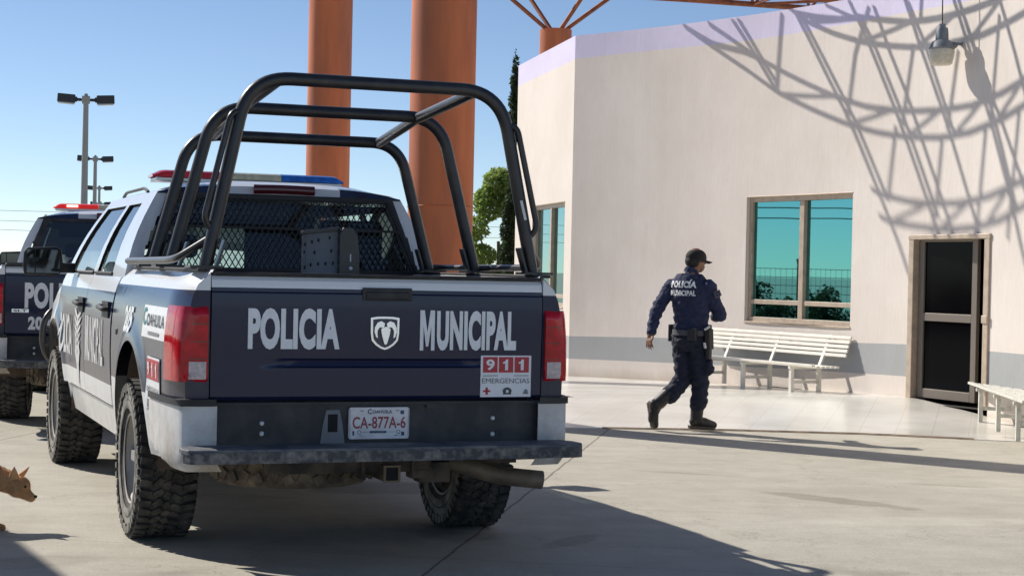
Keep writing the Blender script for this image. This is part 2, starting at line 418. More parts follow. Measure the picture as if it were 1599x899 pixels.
def make_wheel(root, x, y, sg, front):
    """wheel > tyre, hub cap; sg = -1 on the left"""
    m = MB()
    W, RO, RI = .285, .415, .225
    prof = [(-.13, RI), (-.135, RI + .012), (-.10, RI + .004), (-.04, RI - .045), (.06, RI - .05), (.13, RI)]
    m.lathe([(sg * -a if False else a, r) for a, r in prof], 40)
    o = .075 * sg
    m.lathe([(o, .02), (o + .012 * sg, .075), (o - .01 * sg, .11), (o + .0 * sg, .13), (o - .025 * sg, .205)], 40)
    for k in range(5):
        a = 2 * math.pi * k / 5
        X = Matrix.Rotation(a, 3, 'X')
        m.box(X @ Vector((o + .012 * sg, .14, 0)), (.03, .15, .052), X=X)
    wh = m.build('wheel', MT['rim'], root, smooth=40, loc=(x, y, RO))
    t = MB()
    t.lathe([(-.125, RI), (-.142, RI + .03), (-.148, .31), (-.145, .36), (-.128, .392), (-.09, .402), (0, .405), (.09, .402), (.128, .392), (.145, .36), (.148, .31), (.142, RI + .03), (.125, RI)], 72, mi=0)
    # raised ring and letters ridge of the sidewall, dusty side strips
    for e in (-1, 1):
        t.lathe([(e * .1475, .262), (e * .151, .268), (e * .1515, .30), (e * .1485, .306)], 72, mi=1)
        t.lathe([(e * .1482, .312), (e * .1465, .352)], 72, mi=1)
    N = 46
    for k in range(N):
        a0 = 2 * math.pi * k / N
        for e in (-1, 1):
            a = a0 + (math.pi / N if e > 0 else 0); X = Matrix.Rotation(a, 3, 'X')
            lg = .052 if k % 2 else .042
            t.box(X @ Vector((e * .112, 0, .406)), (.062, .036, .026), X=X @ Matrix.Rotation(e * .16, 3, 'Z'))
            t.box(X @ Vector((e * .142, 0, .397 - lg / 2)), (.022, .033, lg), X=X, mi=0)
            t.box(X @ Vector((e * .1545, 0, .394 - lg / 2)), (.004, .030, lg * .9), X=X, mi=1)
            t.box(X @ Vector((e * .048, 0, .408)), (.054, .032, .017), X=X @ Matrix.Rotation(e * -.55 + .2 * (k % 2), 3, 'Z'))
        X = Matrix.Rotation(a0 + math.pi / N * .5, 3, 'X')
        t.box(X @ Vector((0, 0, .408)), (.036, .040, .016), X=X @ Matrix.Rotation(.5 if k % 2 else -.5, 3, 'Z'))
    t.build('tyre', [MT['rubber'], MT['rubber_side']], wh, smooth=35)
    dk = MB(); dk.lathe([(-.03 * sg, .02), (-.03 * sg, .17), (-.06 * sg, .185), (-.09 * sg, .215)], 32); dk.lathe([(-.05 * sg, .001), (-.05 * sg, .15)], 24); dk.build('brake_drum', MT['under'], wh, smooth=40)
    h = MB(); h.lathe([(.085 * sg, .001), (.09 * sg, .03), (.078 * sg, .04)], 20); h.build('hub_cap', MT['silver'], wh, smooth=40)
    return wh

def make_truck(loc, yaw, cage=True, tail_words=True):
    root = empty('police_pickup', loc, yaw)
    # ---- bed: outer sides, rear posts, rail caps, inner walls, floor
    m = MB()
    for sg in (-1, 1):
        side_strip(m, sg, 0.0, 2.035, .50, 1.41)
        zs = [lerp(.50, 1.41, i / 16) for i in range(17)]
        for a, b in zip(zs, zs[1:]):                                  # rear post face
            m.add([(sg * .832, 0, a), (sg * side_x(0, a), 0, a), (sg * side_x(0, b), 0, b), (sg * .832, 0, b)], [(0, 1, 2, 3)])
        m.add([(sg * .832, 0, .50), (sg * .832, 0, 1.41), (sg * .832, .10, 1.41), (sg * .832, .10, .50)], [(0, 1, 2, 3)])
        m.grid(lambda u, v: (sg * lerp(side_x(u * 2.035, 1.41), .81, v), u * 2.035, 1.41 + .012 * math.sin(math.pi * v)), 20, 4)
        m.add([(sg * .81, 0.02, 1.41), (sg * .81, 2.035, 1.41), (sg * .79, 2.035, .92), (sg * .79, .02, .92)], [(0, 1, 2, 3)])
        zz = [lerp(.50, 1.41, i / 12) for i in range(13)]
        for a, b in zip(zz, zz[1:]):
            m.add([(sg * .80, 2.035, a), (sg * side_x(2.035, a), 2.035, a), (sg * side_x(2.035, b), 2.035, b), (sg * .80, 2.035, b)], [(0, 1, 2, 3)])
    m.add([(-.80, .02, .92), (.80, .02, .92), (.80, 2.03, .92), (-.80, 2.03, .92)], [(0, 1, 2, 3)])
    m.add([(-.80, 2.03, .92), (.80, 2.03, .92), (.80, 2.03, 1.40), (-.80, 2.03, 1.40)], [(0, 1, 2, 3)])
    bed = m.build('bed', MT['side'], root, smooth=35)
    for sg in (-1, 1):
        c = MB(); c.box((sg * .85, 1.03, 1.419), (.075, 1.98, .016)); c.build('rail_cap', MT['plastic'], bed, bevel=.005)
    # wheel arch liners
    for yc in (RA, FA):
        for sg in (-1, 1):
            l = MB()
            l.grid(lambda u, v: (sg * lerp(.955, .55, v), yc + .60 * math.cos(math.pi * u), .42 + .63 * math.sin(math.pi * u)), 24, 3)
            l.add([(sg * .55, yc + .60 * math.cos(math.pi * i / 24), .42 + .63 * math.sin(math.pi * i / 24)) for i in range(25)], [tuple(range(25))])
            l.build('wheel_arch_liner', MT['liner'], root, smooth=40)
    # ---- tailgate
    TG = [(.812, .012), (.83, .0), (.88, .0), (.93, .0), (.955, .0), (.964, .0), (.972, .014), (.986, .018), (1.000, .014), (1.010, .0), (1.02, -.0005), (1.05, -.002), (1.10, -.004), (1.25, -.006), (1.315, -.004), (1.322, .004), (1.345, .004), (1.375, .008), (1.392, .022), (1.400, .05)]
    def tg(x, z):
        y = interp(TG, z)
        if .965 < z < 1.01:                                            # pressed crease fades out at both ends
            f = max(0, min(1, (abs(x - .0) - .42) / .14)); y = lerp(y, 0, f)
        return y
    m = MB(); xs = [-.826 + 1.652 * i / 40 for i in range(41)]; zs = [z for z, _ in TG]
    m.grid(lambda u, v: (xs[int(round(u * 40))], tg(xs[int(round(u * 40))], zs[int(round(v * (len(zs) - 1)))]), zs[int(round(v * (len(zs) - 1)))]), 40, len(zs) - 1)
    m.add([(-.826, .05, 1.40), (.826, .05, 1.40), (.826, .07, .82), (-.826, .07, .82)], [(0, 1, 2, 3)])
    for e in (-.826, .826): m.add([(e, .012, .812), (e, 0, .83), (e, 0, 1.30), (e, .008, 1.375), (e, .05, 1.40), (e, .07, .82)], [(0, 1, 2, 3, 4, 5)])
    tail = m.build('tailgate', MT['tail'], root, smooth=28)
    c = MB(); c.box((0, .035, 1.406), (1.648, .075, .014)); c.build('top_cap', MT['plastic'], tail, bevel=.005)
    h = MB(); h.box((.022, -.004, 1.318), (.25, .010, .062)); h.box((.022, -.009, 1.312), (.215, .012, .036))
    h.build('handle', MT['plastic'], tail, bevel=.006)
    t = MB()
    if tail_words:
        put_text(t, 'POLICIA', rect_fn(-.655, 1.052, -.212, 1.247, -.0095), .052)
        t.build('lettering', MT['vinyl'], tail); t = MB(); put_m_word(t, 'UNICIPAL', rect_fn(.189, 1.050, .689, 1.245, -.0095), .052)
    else:
        put_text(t, 'POLICIA', rect_fn(-.665, 1.04, -.09, 1.262, -.0095), .052); t.build('lettering', MT['vinyl'], tail); t = MB()
        put_m_word(t, 'UNICIPAL', rect_fn(.10, 1.04, .70, 1.262, -.0095), .052); t.build('lettering', MT['vinyl'], tail); t = MB()
        put_text(t, '208', rect_fn(-.635, .858, -.455, .972, -.004), .052)
    t.build('lettering', MT['vinyl'], tail)
    if not tail_words:
        t = MB(); t.box((-.70, -.008, 1.02), (.14, .006, .03)); t.build('trim_badge', MT['chrome'], tail)
        t = MB(); put_text(t, 'SLT', rect_fn(-.755, 1.01, -.645, 1.03, -.013), .03); t.build('trim_lettering', MT['navy_paint'], tail)
    # shield badge with a horned ram head
    b = MB()
    sh = [(-.072, .075), (-.04, .080), (0, .081), (.04, .080), (.072, .075), (.071, .0), (.066, -.035), (.045, -.058), (.02, -.074), (0, -.080), (-.02, -.074), (-.045, -.058), (-.066, -.035), (-.071, 0)]
    bx, bz = .011, 1.132
    PL = lambda u, v, tt: (bx + u, tt, bz + v)
    b.prism(sh, PL, -.008, -.014, 0)
    b.prism([(u * .86, v * .87) for u, v in sh], PL, -.0135, -.0155, 1)
    for e in (-1, 1):
        horn = [(e * x, z) for x, z in ((.004, .048), (.022, .060), (.042, .052), (.054, .030), (.056, .006), (.048, -.018), (.038, -.024), (.041, -.004), (.040, .014), (.031, .028), (.020, .028), (.010, .018))]
        b.prism(horn, PL, -.015, -.026, 0)
    b.prism([(-.024, .022), (0, .034), (.024, .022), (.020, -.006), (.012, -.034), (.007, -.050), (0, -.055), (-.007, -.050), (-.012, -.034), (-.020, -.006)], PL, -.015, -.028, 0)
    b.build('shield_badge', [MT['chrome'], MT['navy_paint']], tail, bevel=.0015)
    if tail_words:                                                     # 911 sticker
        s = MB(); Y = -.0025
        x0, x1, z0, z1 = .508, .774, .822, 1.026
        s.box(((x0 + x1) / 2, Y, (z0 + z1) / 2), (x1 - x0, .003, z1 - z0), 0)
        def q(u0, u1, v0, v1, mi, dy=.002): s.box((lerp(x0, x1, (u0 + u1) / 2), Y - dy, lerp(z0, z1, (v0 + v1) / 2)), ((u1 - u0) * (x1 - x0), .002, (v1 - v0) * (z1 - z0)), mi)
        tx = lambda u0, u1, v0, v1: (lambda u, v: (lerp(x0, x1, lerp(u0, u1, u)), Y - .0045, lerp(z0, z1, lerp(v0, v1, v))))
        for i, ch in enumerate('911'):
            a = .045 + i * .312; q(a, a + .285, .59, .965, 1)
            (put_text(s, ch, tx(a + .06, a + .225, .645, .91), .03, 0) if ch == '9' else put_one(s, tx(a + .06, a + .225, .645, .91), 0))
        q(.05, .34, .505, .522, 3); q(.66, .95, .505, .522, 3)
        put_text(s, 'EMERGENCIAS', tx(.03, .97, .33, .45), .0, 3)
        q(.055, .195, .12, .165, 1); q(.103, .147, .055, .23, 1)        # cross
        s.prism([(math.cos(k * math.pi / 8) * .09 + .53, math.sin(k * math.pi / 8) * .10 + .13) for k in range(9)], lambda u, v, t: (lerp(x0, x1, u), t, lerp(z0, z1, v)), Y - .002, Y - .004, 2)
        q(.45, .61, .06, .13, 2); q(.505, .555, .10, .17, 0, .004)
        s.prism([(.84, .07), (.95, .07), (.93, .17), (.885, .19)], lambda u, v, t: (lerp(x0, x1, u), t, lerp(z0, z1, v)), Y - .002, Y - .004, 3)
        tag(s.build('emergency_sticker', [MT['vinyl'], MT['sticker_red'], MT['sticker_ink'], MT['sticker_grey']], tail), 'white 911 emergencias sticker with red squares')
    # ---- tail lights (wrap round the corner), with a pale reversing lens
    for sg in (-1, 1):
        l = MB(); n = 10
        def tl(u, v, lift=.022):
            z = lerp(.90, 1.25, v); xo = side_x(.0, z)
            if u < .62: x = lerp(.842, xo - .012, u / .62); y = -lift + .012 * (u / .62) ** 2
            else:
                q = (u - .62) / .38; x = lerp(xo - .012, side_x(.20, z) + .012, math.sqrt(q)); y = lerp(-lift + .012, .23, q * q * .9 + q * .1)
            e = min(1, min(v, 1 - v) / .05); y += (1 - e) * .02 * (1 if u < .62 else 0)
            return (sg * x, y, z)
        l.grid(tl, 24, 16)
        l.add([tl(0, i / 16) for i in range(17)] + [(sg * .842, .03, lerp(.90, 1.25, i / 16)) for i in range(17)], [(i, i + 1, 18 + i, 17 + i) for i in range(16)])
        for v in (0, 1):
            l.add([tl(i / 24, v) for i in range(25)] + [(tl(i / 24, v)[0] * .985, max(tl(i / 24, v)[1], .0) + .02, tl(i / 24, v)[2]) for i in range(25)], [(i, i + 1, 26 + i, 25 + i) for i in range(24)])
        lo = l.build('tail_light', MT['red_lens'], root, smooth=50)
        c = MB(); c.grid(lambda u, v: tl(lerp(.06, .60, u), lerp(.035, .27, v), .026), 6, 4); c.build('reversing_lens', MT['clear_lens'], lo, smooth=50)
        for vz in (.30, .53, .76):
            d = MB(); d.grid(lambda u, v: tl(lerp(.03, .60, u), vz + .012 * v, .0235), 8, 1); d.build('lens_rib', MT['dark_red'], lo, smooth=50)
    # ---- rear bumper: white corners with a black trim, dark centre panel, step
    bump = MB(); bump.box((0, .25, .70), (1.5, .10, .12)); bump = bump.build('rear_bumper', MT['under'], root)
    for sg in (-1, 1):
        m = MB()
        def bc(u, v):
            z = lerp(.485, .79, v); a = u
            if a < .45: x = lerp(.80, .955, a / .45); y = -.045 + .02 * (a / .45) ** 2
            else:
                q = (a - .45) / .55; x = .955 + .055 * math.sin(q * math.pi / 2); y = -.025 + .62 * q ** 1.6
            low = max(0, 1 - v / .22); x -= .03 * low * low
            if q_end(a): z = max(z, lerp(.485, .60, q_end(a)))
            return (sg * x, y + .012 * low * low, z)
        def q_end(a): return max(0, (a - .75) / .25)
        m.grid(bc, 26, 10)
        m.add([bc(i / 26, 1) for i in range(27)] + [(sg * lerp(.80, .95, i / 26), .05 + .4 * max(0, i / 26 - .45), .80) for i in range(27)], [(i, i + 1, 28 + i, 27 + i) for i in range(26)])
        m.build('bumper_corner', MT['bumper_white'], bump, smooth=40)
    for sg in (-1, 1):
        k = MB(); k.grid(lambda u, v: (sg * (lerp(.80, .955, u / .45) + .006 if u < .45 else .955 + .055 * math.sin((u - .45) / .55 * math.pi / 2) + .008), (-.055 + .02 * (u / .45) ** 2 if u < .45 else -.033 + .62 * ((u - .45) / .55) ** 1.6), lerp(.79, .822, v)), 20, 2)
        k.add([], [])
        k.grid(lambda u, v: (sg * lerp(.80, .99, u), lerp(-.055, .03, v), .822), 6, 2); k.build('bumper_trim', MT['plastic'], bump, smooth=35)
    p = MB()
    # centre panel with the slotted hole at (-.235, .70)
    hx0, hx1, hz0, hz1 = -.262, -.214, .655, .745
    for a in ((-.812, hx0, .585, .803), (hx1, .812, .585, .803), (hx0, hx1, .585, hz0), (hx0, hx1, hz1, .803)):
        p.add([(a[0], -.004, a[2]), (a[1], -.004, a[2]), (a[1], -.004, a[3]), (a[0], -.004, a[3])], [(0, 1, 2, 3)])
    p.box((0, -.012, .797), (1.60, .016, .014)); p.box((.265, -.010, .785), (.075, .02, .03))
    p.box((0, .12, .69), (1.6, .02, .24))
    p.build('bumper_panel', MT['plate_black'], bump)
    p = MB(); p.prism([(-.30, .585), (-.175, .585), (-.190, .70), (-.205, .765), (-.27, .765), (-.285, .70)], lambda u, v, t: (u, t, v), -.006, -.009); p.prism([(hx0, .66), (hx1, .66), (hx1, .745), (hx0, .745)], lambda u, v, t: (u, t, v), -.0092, -.0098, 1)
    p.build('hole_bracket', [MT['shield'], MT['cabin']], bump)
    for x, z in ((-.58, .705), (-.58, .657), (.575, .718), (.575, .640)):
        q = MB(); q.lathe([(-.016, .0005), (-.015, .008), (-.008, .0115), (-.004, .0115)], 14, 'y', (x, 0, z)); q.build('bolt', MT['bolt'], bump, smooth=40)
    st = MB()
    pl = [(-.93, -.06), (-.985, -.12), (-.99, -.20), (-.97, -.262), (-.93, -.285), (.90, -.285), (.945, -.27), (.965, -.22), (.955, -.13), (.91, -.06)]
    st.prism(pl, lambda u, v, t: (u, v, t), .612, .585, 0)
    st.build('step', [MT['step_steel']], bump, bevel=.006)
    st = MB(); lip = [(-.984, -.21), (-.962, -.264), (-.93, -.287), (.90, -.287), (.943, -.272), (.966, -.215)]
    st.add([(u, v - .004, z) for u, v in lip for z in (.600, .548)], [(i * 2, i * 2 + 1, i * 2 + 3, i * 2 + 2) for i in range(5)])
    st.add([(u * .99, v + .02, z) for u, v in lip for z in (.600, .548)], [(i * 2, i * 2 + 1, i * 2 + 3, i * 2 + 2) for i in range(5)])
    st.add([(u, v - .004, .548) for u, v in lip] + [(u * .99, v + .02, .548) for u, v in lip], [(i, i + 1, 7 + i, 6 + i) for i in range(5)])
    st.build('step_lip', MT['step_edge'], bump)
    # ---- licence plate
    if tail_words:
        x0, x1, z0, z1, Y = -.162, .139, .626, .777, -.022
        rp = []
        for cx, cz, a0 in ((x1 - .012, z1 - .012, 0), (x0 + .012, z1 - .012, 90), (x0 + .012, z0 + .012, 180), (x1 - .012, z0 + .012, 270)):
            for k in range(4): rp.append((cx + .012 * math.cos(R(a0 + k * 30)), cz + .012 * math.sin(R(a0 + k * 30))))
        pm = MB(); pm.prism(rp, lambda u, v, t: (u, t, v), Y + .012, Y)
        lp = pm.build('licence_plate', MT['plate_white'], root)
        tm = MB(); tx = lambda u0, u1, v0, v1: (lambda u, v: (lerp(x0, x1, lerp(u0, u1, u)), Y - .002, lerp(z0, z1, lerp(v0, v1, v))))
        put_text(tm, 'C', tx(.305, .375, .79, .95), .03, 1); put_text(tm, 'OAHUILA', tx(.385, .71, .81, .915), .02, 1)
        put_text(tm, 'CA-877A-6', tx(.06, .94, .33, .71), .014, 0)
        for u0, u1, v0, v1, mi in ((.345, .62, .185, .255, 1), (.22, .34, .215, .225, 1), (.63, .76, .215, .225, 1), (.85, .91, .78, .90, 1), (.87, .92, .10, .22, 1), (.18, .24, .885, .905, 1), (.77, .83, .885, .905, 1), (.16, .22, .10, .115, 1), (.75, .81, .10, .115, 1), (.06, .09, .12, .26, 1)):
            f = tx(u0, u1, v0, v1); tm.add([f(0, 0), f(1, 0), f(1, 1), f(0, 1)], [(0, 1, 2, 3)], mi)
        for u0 in (.13, .78):                                          # ring seals
            c0 = (lerp(x0, x1, u0 + .04), lerp(z0, z1, .22))
            tm.add([(c0[0] + rr * math.cos(k * math.pi / 6), Y - .002, c0[1] + rr * math.sin(k * math.pi / 6)) for k in range(12) for rr in (.010, .0075)], [(2 * k, 2 * ((k + 1) % 12), 2 * ((k + 1) % 12) + 1, 2 * k + 1) for k in range(12)], 1)
        for (a, b, c, d) in ((.012, .02, .06, .94), (.98, .988, .06, .94)):
            f = tx(a, b, c, d); tm.add([f(0, 0), f(1, 0), f(1, 1), f(0, 1)], [(0, 1, 2, 3)], 2)
        f = tx(.30, .70, .16, .28)
        put_text(tm, 'MEXICO', tx(.385, .585, .20, .242), .01, 3)
        tm.build('plate_marking', [MT['plate_red'], MT['plate_blue'], MT['sticker_grey'], MT['vinyl']], lp)
    # ---- underbody: frame, axles, exhaust, hitch, spare wheel
    u = MB()
    for sg in (-1, 1): u.box((sg * .42, 2.7, .57), (.09, 5.2, .15))
    u.box((0, .30, .60), (1.0, .10, .10)); u.box((0, 2.9, .62), (1.55, 4.6, .05)); u.box((0, 4.9, .55), (.6, .9, .35))
    u.box((-.30, .14, .535), (.05, .06, .10)); u.box((.74, .06, .535), (.13, .14, .05)); u.box((.66, .12, .54), (.10, .03, .03))
    u.build('chassis', MT['under'], root, bevel=.01)
    for yc in (RA, FA):
        a = MB(); a.tube([(-.72, yc, .415), (.72, yc, .415)], .045, 14)
        if yc == RA:
            ellipsoid(a, (.0, yc, .41), (.17, .15, .155))
            for sg in (-1, 1):
                a.box((sg * .46, yc, .49), (.07, 1.25, .03)); a.tube([(sg * .38, yc - .1, .42), (sg * .46, yc - .22, .85)], .03, 10)
        a.build('axle', MT['under'], root, smooth=40)
    e = MB(); e.tube(fillet([(.30, 1.9, .50), (.36, .75, .50), (.42, .42, .49), (.72, .30, .395), (.955, .265, .372)], .22), .047, 16, cap=False); e.tube([(.27, .62, .505), (.30, .34, .500)], .075, 14)
    e.build('exhaust_pipe', MT['exhaust'], root, smooth=40)
    h = MB(); h.bar((-.55, .03, .505), (.26, .03, .505), .08, .085); h.bar((.04, -.07, .463), (.04, .25, .463), .078, .078)
    for sg in (-1, 1): h.box((.04 + sg * .125, .02, .49), (.02, .10, .12))
    h.box((.30, .10, .45), (.16, .10, .10)); h.box((.22, .02, .455), (.10, .06, .05))
    hh = h.build('hitch_receiver', MT['under'], root, bevel=.006)
    k = MB()
    for dx, dz, a, b in ((0, .036, .082, .010), (0, -.036, .082, .010), (.036, 0, .010, .062), (-.036, 0, .010, .062)): k.box((.04 + dx, -.078, .463 + dz), (a, .016, b))
    k.build('hitch_collar', MT['mud'], hh)
    k = MB(); k.box((.04, -.0708, .463), (.062, .003, .062)); k.build('hitch_socket', MT['cabin'], hh)
    s = MB(); c0 = (-.28, .62, .475)
    s.lathe([(-.10, .24), (-.125, .30), (-.115, .37), (-.08, .40), (.08, .40), (.115, .37), (.125, .30), (.10, .24)], 48, 'z', c0)
    for k in range(34):
        X = Matrix.Rotation(2 * math.pi * k / 34, 3, 'Z')
        for dz in (-.07, 0, .07):
            s.box(Vector(c0) + X @ Vector((.402, 0, dz + .012 * (k % 2))), (.02, .045, .05), X=X @ Matrix.Rotation(.5 * (-1) ** k, 3, 'X'))
    s.lathe([(-.05, .02), (-.06, .22), (-.09, .24)], 30, 'z', c0)
    s.build('spare_wheel', MT['spare'], root, smooth=35)
    # ---- cab lower body, doors, rocker
    cab = MB()
    for sg in (-1, 1):
        cab.grid(lambda a, b: (sg * lerp(.93, .965, b) * (1.0 if b < 1 else 1), lerp(2.08, 4.27, a), lerp(.44, .615, b)), 10, 3)
        cab.grid(lambda a, b: (sg * lerp(.975, .80, b), lerp(2.08, 4.27, a), .615), 4, 1)
        zz = [lerp(.44, 1.36, i / 10) for i in range(11)]
        for a, b in zip(zz, zz[1:]):
            cab.add([(0, 2.075, a), (sg * (interp(PROF, a) - .012), 2.075, a), (sg * (interp(PROF, b) - .012), 2.075, b), (0, 2.075, b)], [(0, 1, 2, 3)])
        # inner skin behind the door gaps
        cab.grid(lambda a, b: (sg * (side_x(2.5, lerp(.5, 1.35, b)) - .02), lerp(2.08, 4.75, a), lerp(.5, 1.35, b)), 4, 8)
    cabo = cab.build('cab', MT['door'], root, smooth=35)
    for sg in (-1, 1):
        for (y0, y1, hy, nm) in ((2.085, 3.27, 2.28, 'rear_door'), (3.28, 4.74, 3.44, 'front_door')):
            d = MB()
            side_strip(d, sg, y0, y1, .625, 1.362, nz=18)
            k = len(d.v)
            for yy in (y0, y1):
                zz = [lerp(arch_z(yy, .625), 1.362, i / 14) for i in range(15)]
                for a, b in zip(zz, zz[1:]): d.add([(sg * side_x(yy, a), yy, a), (sg * side_x(yy, b), yy, b), (sg * (side_x(yy, b) - .03), yy, b), (sg * (side_x(yy, a) - .03), yy, a)], [(0, 1, 2, 3)])
            do = d.build(nm, MT['door'], root, smooth=35)
            h = MB(); h.box((sg * (side_x(hy, 1.17) + .006), hy + .02, 1.17), (.012, .26, .095))
            hx = side_x(hy, 1.17) + .04
            h.tube(fillet([(sg * (hx - .035), hy - .11, 1.175), (sg * hx, hy - .09, 1.175), (sg * hx, hy + .12, 1.185), (sg * (hx - .035), hy + .14, 1.185)], .03, 3), .015, 8)
            h.build('door_handle', MT['plastic'], do, smooth=40)
            if sg < 0 and tail_words:
                t = MB()
                SX = lambda y, z: (-(side_x(y, z) + .006), y, z)
                if nm == 'rear_door': put_m_word(t, 'UNICIPAL', lambda u, v: SX(lerp(3.17, 2.36, u), lerp(.83, 1.11, v)), .030)
                else:
                    put_text(t, 'POLICIA', lambda u, v: SX(lerp(4.50, 3.86, u), lerp(.82, 1.09, v)), .030)
                t.build('lettering', MT['vinyl_worn'], do)
                if nm == 'front_door':
                    t = MB()
                    for dy in (-1, 1):
                        for k in range(5):
                            z = 1.12 - k * .05; y = 3.56
                            t.add([SX(y, z - .06), SX(y + dy * (.17 - .016 * k), z + .0), SX(y + dy * (.17 - .016 * k), z + .025), SX(y, z - .025)], [(0, 1, 2, 3)])
                    t.add([SX(3.53, .66), SX(3.59, .66), SX(3.59, 1.08), SX(3.53, 1.08)], [(0, 1, 2, 3)])
                    t.add([SX(3.56, .60), SX(3.50, .78), SX(3.44, .86), SX(3.48, .92), SX(3.56, .84), SX(3.64, .92), SX(3.68, .86), SX(3.62, .78)], [(0, 1, 2, 3, 4), (0, 4, 5, 6, 7)])
                    t.build('eagle_emblem', MT['vinyl_worn'], do)
    if tail_words:
        t = MB(); SX = lambda y, z: (-(side_x(y, z) + .006), y, z)
        put_text(t, '205', lambda u, v: SX(lerp(1.52, 1.24, u), lerp(1.075, 1.215, v)), .035); t.build('lettering', MT['vinyl'], bed)
        t = MB()
        t.grid(lambda u, v: SX(lerp(.90, .235, u), lerp(1.075, 1.235, v)), 10, 4, 0)
        SX2 = lambda y, z: (-(side_x(y, z) + .009), y, z)
        put_text(t, 'C', lambda u, v: SX2(lerp(.885, .80, u), lerp(1.135, 1.225, v)), .03, 1)
        put_text(t, 'OAHUILA', lambda u, v: SX2(lerp(.775, .27, u), lerp(1.135, 1.195, v)), .02, 2)
        t.grid(lambda u, v: SX2(lerp(.70, .38, u), lerp(1.092, 1.108, v)), 6, 1, 3)
        t.build('state_sticker', [MT['vinyl'], MT['teal_ink'], MT['sticker_ink'], MT['sticker_grey']], bed)
        t = MB(); t.grid(lambda u, v: SX(lerp(.70, .345, u), lerp(.73, .985, v)), 8, 8, 0)
        for i, ch in enumerate('911'):
            a = .69 - i * .113; t.grid(lambda u, v: SX2(lerp(a, a - .108, u), lerp(.875, .975, v)), 4, 3, 1)
            SX3 = lambda y, z: (-(side_x(y, z) + .012), y, z)
            (put_text(t, ch, lambda u, v: SX3(lerp(a - .03, a - .08, u), lerp(.89, .96, v)), .03, 0) if ch == '9' else put_one(t, lambda u, v: SX3(lerp(a - .03, a - .08, u), lerp(.89, .96, v)), 0))
        put_text(t, 'EMERGENCIAS', lambda u, v: SX2(lerp(.68, .365, u), lerp(.815, .84, v)), .01, 2)
        for a in (.66, .54, .42): t.grid(lambda u, v: SX2(lerp(a, a - .06, u), lerp(.735, .775, v)), 2, 2, 2)
        t.build('emergency_sticker', [MT['vinyl'], MT['sticker_red'], MT['sticker_grey']], bed)
        f = MB(); f.lathe([(-.003, .0005), (-.003, .016), (.0, .02)], 16, 'x', (-(side_x(1.83, 1.06) + .003), 1.83, 1.06)); f.build('body_plug', MT['plastic'], bed)
    # ---- front fenders, bonnet, nose
    ft = lambda y: interp([(4.7, 1.285), (4.85, 1.245), (5.0, 1.17), (5.2, 1.115), (5.5, 1.09), (5.75, 1.05)], y)
    for sg in (-1, 1):
        f = MB(); side_strip(f, sg, 4.75, 5.72, .52, ft); f.build('front_fender', MT['white_paint'], root, smooth=40)
    b = MB()
    b.grid(lambda u, v: ((2 * u - 1) * (side_x(lerp(4.72, 5.74, v), ft(lerp(4.72, 5.74, v))) - .005), lerp(4.72, 5.74, v), lerp(ft(lerp(4.72, 5.74, v)), 1.36 - .12 * v * v, 0.5 + 0.5 * math.cos(math.pi * max(0, min(1, (abs(2 * u - 1) - .55) / .37))))), 24, 12)
    b.build('bonnet', MT['white_paint'], root, smooth=50)
    g = MB(); g.box((0, 5.74, .95), (1.55, .10, .62)); g.box((0, 5.80, .60), (1.75, .16, .24))
    g.build('grille', MT['plastic'], root, bevel=.02)
    for sg in (-1, 1):
        k = MB(); k.box((sg * .70, 5.735, 1.06), (.30, .14, .24)); k.build('headlight', MT['clear_lens'], root, bevel=.03)
    # ---- greenhouse
    def G(u, t, inset=0.0):
        y = lerp(lerp(2.045, 2.13, t), lerp(4.86, 3.98, t), u)
        x = lerp(.93, .735, t) + .028 * math.sin(math.pi * t) - inset
        return x, y, lerp(1.355, 1.865, t)
    rows = [0, .05, .88, 1.0]; cols = [0, .185, .435, .495, .93, 1.0]
    gh = MB()
    def fine(a, k):
        o = []
        for p, q in zip(a, a[1:]): o += [lerp(p, q, i / k) for i in range(k)]
        return o + [a[-1]]
    FR, FC = fine(rows, 5), fine(cols, 4)
    for sg in (-1, 1):
        nu, nv = len(FC) - 1, len(FR) - 1
        def fn(u, v):
            x, y, z = G(FC[int(round(u * nu))], FR[int(round(v * nv))]); return (sg * x, y, z)
        def sk(u, v):
            a, b = FC[int(u * nu)] + 1e-4, FR[int(v * nv)] + 1e-4
            return .05 <= b < .88 and (.185 <= a < .435 or .495 <= a < .93)
        gh.grid(fn, nu, nv, 0, sk)
        # C pillar face seen from behind
        for a, b in zip(FR, FR[1:]):
            x0, y0, z0 = G(0, a); x1, y1, z1 = G(0, b)
            gh.add([(sg * x0, y0, z0), (sg * x1, y1, z1), (sg * (x1 - .075), y1 - .0, z1), (sg * (x0 - .085), y0 - .0, z0)], [(0, 1, 2, 3)])
        # window reveals (black)
        for (c0, c1) in ((.185, .435), (.495, .93)):
            loop = [(c0, .05), (c1, .05), (c1, .88), (c0, .88)]
            for (a, b), (c, d) in zip(loop, loop[1:] + loop[:1]):
                for i in range(4):
                    p = [G(lerp(a, c, i / 4), lerp(b, d, i / 4)), G(lerp(a, c, (i + 1) / 4), lerp(b, d, (i + 1) / 4))]
                    gh.add([(sg * p[0][0], p[0][1], p[0][2]), (sg * p[1][0], p[1][1], p[1][2]), (sg * (p[1][0] - .02), p[1][1], p[1][2]), (sg * (p[0][0] - .02), p[0][1], p[0][2])], [(0, 1, 2, 3)], 1)
